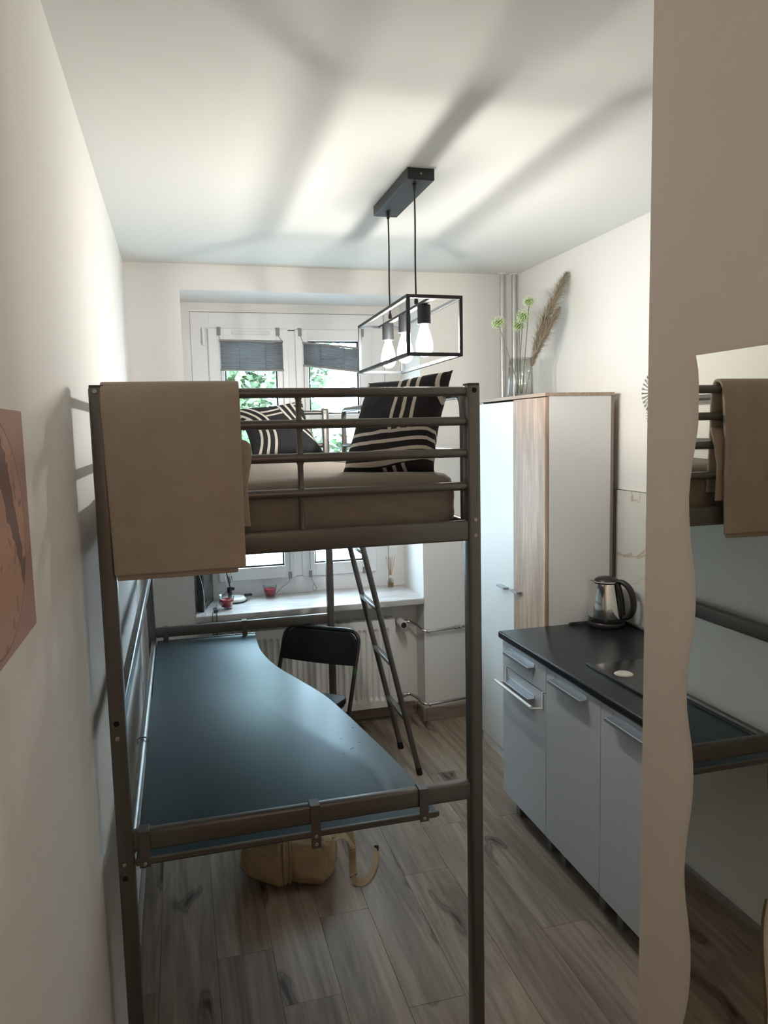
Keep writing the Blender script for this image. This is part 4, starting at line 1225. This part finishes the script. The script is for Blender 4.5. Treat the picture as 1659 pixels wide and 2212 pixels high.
for i, (x, lab) in enumerate(((2.150, 'left of the two vertical heating riser pipes in the corner'), (2.228, 'right of the two vertical heating riser pipes in the corner'))):
    t = thing('riser_pipe', lab, 'pipe', (x, 4.27, 0), 0, 'heating riser pipes in the corner')
    b = BM(); cyl(b, (x, 4.275, 0), (x, 4.275, H-0.0005), 0.0145, 16); obj('tube', b, simple('galvanised_pipe', (0.60, 0.60, 0.59), 0.3, metal=0.7), t, 'auto')
    b = BM(); lathe(b, [(0.0155, -0.006), (0.024, -0.004), (0.026, 0.0)], (x, 4.275, H-0.0008), 20); obj('ceiling_collar', b, WHITEP, t, 'auto')

# ================================================================== THINGS ON THE SILL
def candle(x, y, label, z=SILLZ):
    t = thing('candle_glass', label, 'candle', (x, y, z), 0.3, 'red candles in glass tumblers')
    b = BM(); lathe(b, [(0.0001, 0.0005), (0.031, 0.0005), (0.033, 0.003), (0.0445, 0.082), (0.0425, 0.082), (0.0315, 0.011), (0.0001, 0.010)], (x, y, z), 28); obj('tumbler', b, GLASS, t, True)
    b = BM(); lathe(b, [(0.0001, 0.0115), (0.0305, 0.0115), (0.0385, 0.054), (0.036, 0.056), (0.030, 0.050), (0.0001, 0.049)], (x, y, z), 28); obj('wax', b, WAX, t, True)
    b = BM(); cyl(b, (x, y, z+0.049), (x+0.002, y, z+0.062), 0.001, 6); obj('wick', b, BLACKP, t)
candle(0.463, 4.440, 'red candle in a glass tumbler at left in front of the desk lamp base')
candle(0.742, 4.655, 'red candle in a glass tumbler standing alone in middle of the sill')
df = thing('reed_diffuser', 'small reed diffuser bottle with wooden sticks at right end of sill', 'diffuser', (1.530, 4.665, SILLZ))
dx, dy = 1.530, 4.672
b = BM(); lathe(b, [(0.0001, 0.0005), (0.019, 0.0005), (0.0205, 0.003), (0.0195, 0.045), (0.012, 0.056), (0.0085, 0.062), (0.0085, 0.072), (0.007, 0.072), (0.007, 0.062), (0.0105, 0.055), (0.0175, 0.044), (0.018, 0.005), (0.0001, 0.004)], (dx, dy, SILLZ), 24); obj('bottle', b, GLASS, df, True)
b = BM(); lathe(b, [(0.0001, 0.0045), (0.0175, 0.0055), (0.0172, 0.028), (0.0001, 0.028)], (dx, dy, SILLZ), 24); obj('oil', b, OIL, df, True)
b = BM(); lathe(b, [(0.0092, 0.062), (0.0092, 0.080), (0.0065, 0.081)], (dx, dy, SILLZ), 20); obj('collar', b, WHITEP, df, 'auto')
for i, (ax, ay) in enumerate(((-0.028, 0.0), (-0.012, 0.008), (0.002, -0.008), (0.016, 0.006), (0.030, -0.003), (-0.004, -0.004))):
    b = BM(); cyl(b, (dx-ax*0.3, dy-ay*0.3, SILLZ+0.012), (dx+ax, dy+ay, SILLZ+0.205-0.004*(i % 3)), 0.0015, 8); obj('reed', b, REED, df)
# flat black monitor standing against the left reveal
mo = thing('flat_monitor', 'black flat screen standing edge-on at left end of the sill', 'monitor', (0.355, 4.52, SILLZ))
pa, pb = Vector((0.330, 4.385, SILLZ)), Vector((0.400, 4.690, SILLZ))
dr = (pb-pa).normalized(); nr = Vector((dr.y, -dr.x, 0))
b = BM(); A = (pa+pb)/2-nr*0.018; bar(b, A+Vector((0, 0, 0.001)), A+Vector((0, 0, 0.36)), (pb-pa).length, 0.034, 0.004, up=(nr.x, nr.y, 0)); obj('housing', b, BLACKP, mo, 'auto')
b = BM(); A = (pa+pb)/2+nr*0.0; bar(b, A+Vector((0, 0, 0.022)), A+Vector((0, 0, 0.342)), (pb-pa).length-0.03, 0.0025, 0.0005, up=(nr.x, nr.y, 0)); obj('screen', b, SCREEN, mo)
b = BM()
tube(b, smooth_pts([(0.305, 4.375, 1.13), (0.312, 4.368, 1.02), (0.330, 4.352, 0.93), (0.336, 4.318, 0.80), (0.338, 4.277, 0.74), (0.338, 4.275, 0.62)], 6), 0.002, 6)
obj('white_cable', b, WHITEP, mo, True)
# clamp-arm desk lamp with round white base
dl_ = thing('desk_lamp', 'white swing-arm desk lamp with a round black-rimmed base on the sill', 'lamp', (0.505, 4.600, SILLZ))
lx, ly = 0.512, 4.612
b = BM(); lathe(b, [(0.0001, 0.0), (0.080, 0.0), (0.083, 0.003), (0.083, 0.010), (0.080, 0.012)], (lx, ly, SILLZ+0.0005), 40); obj('base_rim', b, BLACKP, dl_, 'auto')
b = BM(); lathe(b, [(0.080, 0.010), (0.078, 0.018), (0.070, 0.026), (0.055, 0.030), (0.050, 0.0275), (0.0001, 0.0275)], (lx, ly, SILLZ+0.0005), 40); obj('base', b, WHITEP, dl_, True)
b = BM(); lathe(b, [(0.0001, 0.085), (0.012, 0.085), (0.014, 0.06), (0.011, 0.028)], (lx-0.02, ly-0.01, SILLZ), 16); bar(b, (lx-0.035, ly-0.01, SILLZ+0.083), (lx+0.01, ly-0.01, SILLZ+0.083), 0.016, 0.02, 0.003); obj('joint', b, BLACKP, dl_, 'auto')
for off, mt in ((-0.016, WHITEP), (0.0, BLACKP), (0.016, WHITEP)):
    b = BM(); bar(b, (lx-0.015+off, ly-0.012, SILLZ+0.085), (lx-0.075+off, ly-0.01, SILLZ+0.40), 0.006, 0.006, 0.001); obj('arm', b, mt, dl_)
b = BM(); cyl(b, (lx-0.10, ly-0.01, SILLZ+0.40), (lx-0.05, ly-0.01, SILLZ+0.40), 0.012); obj('elbow', b, BLACKP, dl_, 'auto')
b = BM(); bar(b, (lx-0.075, ly-0.012, SILLZ+0.40), (lx+0.02, ly-0.03, SILLZ+0.60), 0.008, 0.008, 0.001); obj('arm', b, WHITEP, dl_)
b = BM(); lathe(b, [(0.025, 0.0), (0.045, -0.05), (0.05, -0.06), (0.047, -0.058), (0.022, -0.002), (0.0001, 0.0)], (lx+0.02, ly-0.05, SILLZ+0.61), 24); obj('lamp_shade', b, WHITEP, dl_, True)
b = BM(); tube(b, smooth_pts([(lx-0.03, ly-0.015, SILLZ+0.075), (lx-0.075, ly-0.06, SILLZ+0.045), (lx-0.100, ly-0.13, SILLZ+0.03), (lx-0.112, ly-0.18, SILLZ+0.02), (lx-0.13, ly-0.27, SILLZ+0.015), (0.372, 4.276, SILLZ-0.01), (0.372, 4.272, 0.62)], 6), 0.0022, 6); obj('cable', b, BLACKP, dl_, True)
b = BM(); bar(b, (0.398, 4.345, SILLZ+0.010), (0.392, 4.395, SILLZ+0.014), 0.024, 0.016, 0.004); obj('inline_switch', b, BLACKP, dl_, 'auto')
b = BM(); tube(b, smooth_pts([(0.404, 4.345, SILLZ+0.008), (0.398, 4.30, SILLZ+0.006), (0.396, 4.276, SILLZ-0.008), (0.396, 4.272, 0.60)], 6), 0.0022, 6); obj('cable', b, BLACKP, dl_, True)
b = BM(); bar(b, (lx+0.072, ly-0.0, SILLZ+0.034), (lx+0.112, ly+0.035, SILLZ+0.028), 0.020, 0.018, 0.004); obj('dimmer_knob', b, BLACKP, dl_, 'auto')

# pleated blinds -------------------------------------------------------
def blind(x0, x1, zt0, zt1, zb0, zb1, label, clips):
    t = thing('pleated_blind', label, 'blind', ((x0+x1)/2, YW-0.03, min(zb0, zb1)), 0, 'grey pleated blinds on the window sashes')
    npl = 13
    b = BM()
    def f(u, v):
        i = round(v*npl*2)
        z = (zt0*(1-u)+zt1*u)*(1-v)+(zb0*(1-u)+zb1*u)*v
        sag = 0.003*math.sin(u*PI*2+v*5)
        return Vector((x0+(x1-x0)*u+(0.002 if i % 2 else 0), YW-0.020-(0.012 if i % 2 else 0.0), z+sag))
    grid(b, f, 10, npl*2)
    o = obj('pleated_fabric', b, BLIND, t); s = o.modifiers.new('thickness', 'SOLIDIFY'); s.thickness = 0.0008
    b = BM(); bar(b, (x0-0.004, YW-0.026, zt0+0.004), (x1+0.004, YW-0.026, zt1+0.004), 0.018, 0.012, 0.002); obj('head_rail', b, CLIP, t)
    b = BM(); bar(b, (x0-0.004, YW-0.026, zb0-0.004), (x1+0.004, YW-0.026, zb1-0.004), 0.018, 0.012, 0.002); obj('bottom_rail', b, CLIP, t)
    for u in (0.3, 0.72):
        x = x0+(x1-x0)*u
        b = BM(); tube(b, [(x, YW-0.034, zt0*(1-u)+zt1*u), (x, YW-0.034, zb0*(1-u)+zb1*u)], 0.0012, 5); obj('pull_cord', b, CORD, t)
    for cx_ in clips:
        b = BM(); box(b, cx_-0.011, cx_+0.011, YW-0.018, YW-0.0085, z_s1-0.043, z_s1+0.004, 0.002, 1); box(b, cx_-0.011, cx_+0.011, YW-0.018, YW+0.01, z_s1+0.0005, z_s1+0.004); obj('sash_clip', b, CLIP, t)
        e = x0 if abs(cx_-x0) < abs(cx_-x1) else x1
        b = BM(); tube(b, [(cx_, YW-0.019, z_s1-0.04), (e, YW-0.024, (zt0 if e == x0 else zt1)+0.008)], 0.0014, 5); obj('tension_cord', b, CORD, t)
        # cord down to the bottom clip
        b = BM(); tube(b, [(e, YW-0.022, (zb0 if e == x0 else zb1)-0.01), (e, YW-0.014, z_s0+0.05)], 0.0014, 5); obj('tension_cord', b, CORD, t)
        b = BM(); box(b, e-0.010, e+0.010, YW-0.018, YW-0.0085, z_s0-0.006, z_s0+0.038, 0.002, 1); obj('sash_clip', b, CLIP, t)
    return t
t1 = blind(WX(0.503), WX(0.872), WZ(2.352), WZ(2.348), WZ(2.188), WZ(2.186), 'level grey pleated blind on left window sash', (WX(0.499), WX(0.848)))
t2 = blind(WX(1.000), WX(1.350), WZ(2.342), WZ(2.310), WZ(2.215), WZ(2.176), 'tilted grey pleated blind on right window sash', (WX(0.983), WX(1.372)))
b = BM(); tube(b, smooth_pts([(WX(0.866), YW-0.016, z_s0-0.004), (WX(0.862), YW-0.020, 0.862), (WX(0.82), YW-0.03, 0.838), (WX(0.775), YW-0.045, 0.800), (WX(0.765), YW-0.05, 0.790)], 6), 0.0016, 6); obj('loose_cord', b, CORD, t1)
lp = [(WX(1.000), YW-0.016, z_s0-0.004), (WX(1.012), YW-0.018, 0.855), (WX(1.018), YW-0.02, 0.838), (WX(1.008), YW-0.02, 0.812), (WX(1.020), YW-0.02, 0.795), (WX(1.034), YW-0.02, 0.806), (WX(1.026), YW-0.02, 0.828), (WX(1.018), YW-0.02, 0.842)]
b = BM(); tube(b, smooth_pts(lp, 6), 0.0016, 6); obj('loose_cord', b, CORD, t2)

# ================================================================== BACKPACK under the desk
bp_ = thing('backpack', 'beige canvas backpack lying on the floor under the desk', 'backpack', (0.60, 2.97, 0))
b = BM()
def sup(c, rx, ry, rz, e, seed, yaw=0.0, fl=0.0):
    t = bmesh.new(); bmesh.ops.create_icosphere(t, subdivisions=5, radius=1)
    for v in t.verts:
        d = v.co.normalized()
        f = lambda a: math.copysign(abs(a)**e, a)
        p = Vector((f(d.x)*rx, f(d.y)*ry, f(d.z)*rz))
        p *= 1+0.07*noise.noise(Vector((d.x*2+seed, d.y*2, d.z*2)))+0.045*noise.noise(Vector((d.x*5+seed, d.y*5, d.z*7)))+0.015*noise.noise(Vector((d.x*13+seed, d.y*13, d.z*13)))
        v.co = p
    return t
m1 = Matrix.Translation((0.572, 2.990, 0.125)) @ Matrix.Rotation(R(-33), 4, 'Z') @ Matrix.Rotation(R(8), 4, 'Y')
t = sup(None, 0.125, 0.200, 0.128, 0.62, 2.0)
for v in t.verts:
    if v.co.z < -0.08: v.co.z = -0.08-(abs(v.co.z)-0.08)*0.8
    v.co.x *= 1-0.18*max(0, v.co.z/0.128)
merge(b, t, 0, m1)
for v in b.verts: v.co.z = max(v.co.z, 0.002)
body = obj('main_compartment', b, BAGM, bp_, True)
b = BM(); t = sup(None, 0.110, 0.125, 0.108, 0.58, 5.0)
merge(b, t, 0, Matrix.Translation((0.668, 2.915, 0.107)) @ Matrix.Rotation(R(-14), 4, 'Z'))
for v in b.verts: v.co.z = max(v.co.z, 0.002)
obj('front_pocket', b, BAGM, bp_, True)
# zip lines following the body
def surf(cen, rx, ry, rz, yaw, a, el, off=0.002):
    d = Vector((math.cos(el)*math.cos(a), math.cos(el)*math.sin(a), math.sin(el)))
    f = lambda q: math.copysign(abs(q)**0.72, q)
    p = Vector((f(d.x)*(rx+off), f(d.y)*(ry+off), f(d.z)*(rz+off)))
    return Matrix.Translation(cen) @ Matrix.Rotation(yaw, 4, 'Z') @ p
for a0, wdt in ((R(-58), 0.006), (R(-46), 0.005)):
    b = BM(); P = []
    for i in range(26):
        el = R(-42)+R(125)*i/25
        q = surf((0.577, 2.980, 0.125), 0.128, 0.200, 0.128, R(-33), a0, el, 0.004); q.z = max(q.z, 0.006); P.append(q)
    tube(b, P, wdt, 6, flat=(1, 0.6)); obj('zip', b, BAGD, bp_, True)
b = BM(); bar(b, (0.600, 2.806, 0.038), (0.603, 2.797, 0.010), 0.006, 0.004, 0.001); obj('zip_pull', b, BLACKP, bp_)
b = BM(); tube(b, smooth_pts([(0.60, 2.845, 0.20), (0.64, 2.825, 0.185), (0.70, 2.825, 0.178), (0.76, 2.85, 0.175)], 6), 0.004, 6); obj('pocket_hem', b, BAGD, bp_, True)
def strap(pts, wd, mat=BAGM, up=Vector((0, 0, 1)), name='strap', tw=None):
    P = smooth_pts(pts, 8); b = BM(); prev = None; n = len(P)
    for i in range(n):
        t = (P[min(n-1, i+1)]-P[max(0, i-1)]).normalized()
        a = (tw[0]+(tw[1]-tw[0])*i/(n-1)) if tw else 0
        s = t.cross(up)
        if s.length < 1e-4: s = Vector((1, 0, 0))
        s.normalize(); s = Matrix.Rotation(a, 3, t) @ s
        v = (b.verts.new(P[i]-s*wd/2), b.verts.new(P[i]+s*wd/2))
        if prev: b.faces.new((prev[0], prev[1], v[1], v[0]))
        prev = v
    o = obj(name, b, mat, bp_, False); m = o.modifiers.new('thickness', 'SOLIDIFY'); m.thickness = 0.0018; m.offset = 0
    return o
strap([(0.765, 2.93, 0.09), (0.785, 2.90, 0.14), (0.815, 2.885, 0.150), (0.842, 2.88, 0.10), (0.838, 2.86, 0.045), (0.832, 2.83, 0.020)], 0.028, tw=(0.2, 0.6))
strap([(0.822, 2.80, 0.020), (0.838, 2.765, 0.016), (0.875, 2.775, 0.016), (0.915, 2.83, 0.018), (0.945, 2.895, 0.022), (0.962, 2.94, 0.040)], 0.027, tw=(0.9, 0.7))
strap([(0.72, 2.98, 0.19), (0.775, 2.965, 0.235), (0.825, 2.955, 0.20), (0.845, 2.93, 0.12), (0.846, 2.90, 0.06), (0.835, 2.84, 0.020)], 0.034, tw=(0.0, 0.5))
b = BM(); bar(b, (0.820, 2.825, 0.012), (0.848, 2.815, 0.030), 0.026, 0.006, 0.002); obj('buckle', b, BAGD, bp_)
b = BM(); bar(b, (0.652, 2.838, 0.225), (0.700, 2.832, 0.215), 0.03, 0.012, 0.003); obj('buckle', b, BLACKP, bp_)
b = BM(); bar(b, (0.958, 2.935, 0.034), (0.963, 2.95, 0.050), 0.020, 0.004, 0.001); obj('strap_tip', b, BLACKP, bp_)

# ================================================================== OUTSIDE
GZ = -1.25
b = BM(); box(b, -30, 40, 5.6, 60, GZ-0.2, GZ)
struct('ground', b, simple('pale_paving', (0.62, 0.62, 0.60), 0.9))
LEAF = simple('leaf_green', (0.075, 0.125, 0.055), 0.6, var=0.5, vscale=3)
nt = LEAF.node_tree; BARK = simple('bark', (0.13, 0.12, 0.11), 0.9, var=0.3, vscale=10, bump=0.6, bscale=30)
def leaf_tree(x, y, label, blobs, nleaf, size, seed, trunk_r=0.16, hgt=4.5):
    rnd = random.Random(seed)
    t = thing('garden_tree', label, 'tree', (x, y, GZ))
    b = BM(); tube(b, smooth_pts([(x, y, GZ), (x+0.1, y, GZ+1.5), (x-0.05, y+0.1, GZ+hgt)], 6), [trunk_r*(1-0.035*i) for i in range(13)], 10); obj('trunk', b, BARK, t, True)
    b = BM()
    for (bx, by, bz, r) in blobs:
        for k in range(3): 
            e = Vector((bx, by, bz))+Vector((rnd.uniform(-r, r), rnd.uniform(-r, r), rnd.uniform(-r, r)))*0.6
            tube(b, smooth_pts([(x, y, min(bz-0.3, GZ+hgt*0.7)), ((x+bx)/2, (y+by)/2, bz-0.2), e], 4), 0.018, 5)
    obj('branches', b, BARK, t, True)
    b = BM(); tot = sum(q[3]**2 for q in blobs)
    for (bx, by, bz, r) in blobs:
        for k in range(int(nleaf*r*r/tot)):
            d = Vector((rnd.gauss(0, 1), rnd.gauss(0, 1), rnd.gauss(0, 1))).normalized()*r*(rnd.random()**0.45)
            c = Vector((bx, by, bz))+d
            a1 = Vector((rnd.gauss(0, 1), rnd.gauss(0, 1), rnd.gauss(0, 0.6))).normalized()
            a2 = a1.orthogonal().normalized(); a2 = Matrix.Rotation(rnd.random()*6.28, 3, a1) @ a2
            s = size*(0.6+0.7*rnd.random())
            b.faces.new([b.verts.new(c-a1*s), b.verts.new(c+a2*s*0.45-a1*s*0.2), b.verts.new(c+a1*s), b.verts.new(c-a2*s*0.45-a1*s*0.2)])
    o = obj('foliage', b, LEAF, t); o['kind'] = 'stuff'
    return t
leaf_tree(0.45, 9.4, 'dense green tree with a grey trunk outside left window pane',
          [(0.3, 9.2, 2.9, 1.0), (0.95, 9.3, 2.5, 0.62), (0.5, 9.0, 1.9, 0.75), (0.9, 9.2, 3.4, 0.75), (1.15, 9.2, 1.65, 0.42), (-0.3, 9.4, 2.3, 1.0), (0.9, 9.1, 1.3, 0.40), (0.8, 9.6, 2.1, 0.7)], 9000, 0.075, 3, 0.17)
leaf_tree(3.9, 13.0, 'light green tree in bright light outside right window pane',
          [(2.15, 11.9, 3.3, 0.50), (2.3, 12.0, 2.75, 0.34), (2.1, 11.9, 2.2, 0.34), (2.3, 12.1, 1.6, 0.30), (2.9, 12.4, 1.5, 0.28), (3.5, 12.6, 3.9, 0.6), (2.05, 11.8, 1.2, 0.3), (2.75, 12.3, 3.6, 0.3)], 1900, 0.085, 9, 0.12)
# parked car outside, only its roof shows above the pane edge
car = thing('parked_car', 'silver car parked outside, its roof showing at bottom of the window', 'car', (1.3, 8.0, GZ))
CARP = simple('silver_blue_car_paint', (0.42, 0.50, 0.56), 0.25, metal=0.5, coat=0.5)
def car_sec(pr, x0, x1, mat, name):
    b = BM(); A = [b.verts.new((x0, y, z)) for y, z in pr]; B = [b.verts.new((x1, y, z)) for y, z in pr]
    n = len(pr)
    b.faces.new(A); b.faces.new(B[::-1])
    for i in range(n): b.faces.new((A[i], A[(i+1) % n], B[(i+1) % n], B[i]))
    bmesh.ops.bevel(b, geom=b.edges[:], offset=0.05, segments=3, affect='EDGES')
    return obj(name, b, mat, car, 'auto')
cy_, cx_ = 8.0, 0.7
def cs(u, z): return (cx_+u, GZ+z)
def car_prof(pr, y0, y1, mat, name, bev=0.05):
    b = BM(); A = [b.verts.new((cx_+u, y0, GZ+z)) for u, z in pr]; B = [b.verts.new((cx_+u, y1, GZ+z)) for u, z in pr]
    n = len(pr)
    b.faces.new(A); b.faces.new(B[::-1])
    for i in range(n): b.faces.new((A[i], A[(i+1) % n], B[(i+1) % n], B[i]))
    if bev: bmesh.ops.bevel(b, geom=b.edges[:], offset=bev, segments=3, affect='EDGES')
    return obj(name, b, mat, car, 'auto')
car_prof([(-2.1, 0.25), (2.1, 0.25), (2.15, 0.6), (2.05, 0.85), (1.2, 0.95), (-1.8, 0.98), (-2.15, 0.85), (-2.2, 0.5)], 7.15, 8.85, CARP, 'body', 0.06)
car_prof([(-1.75, 0.93), (1.15, 0.93), (0.55, 1.42), (-1.2, 1.44)], 7.27, 8.73, simple('car_glass', (0.02, 0.03, 0.04), 0.08), 'glasshouse', 0.04)
car_prof([(-1.25, 1.42), (0.60, 1.40), (0.35, 1.475), (-0.9, 1.485)], 7.25, 8.75, CARP, 'roof', 0.02)
for yy in (7.33, 8.67):
    b = BM(); tube(b, smooth_pts([(cx_-1.0, yy, GZ+1.48), (cx_-0.9, yy, GZ+1.52), (cx_+0.2, yy, GZ+1.51), (cx_+0.4, yy, GZ+1.46)], 5), 0.016, 8); obj('roof_rail', b, BLACKP, car, True)
for u in (-1.35, 1.3):
    for yy in (7.13, 8.67):
        b = BM(); cyl(b, (cx_+u, yy, GZ+0.32), (cx_+u, yy+0.2, GZ+0.32), 0.32, 24); obj('wheel', b, BLACKP, car, 'auto')
# pull the empty bookkeeping property off again
for o in bpy.data.objects:
    if '_loc' in o: del o['_loc']
bpy.context.view_layer.update()
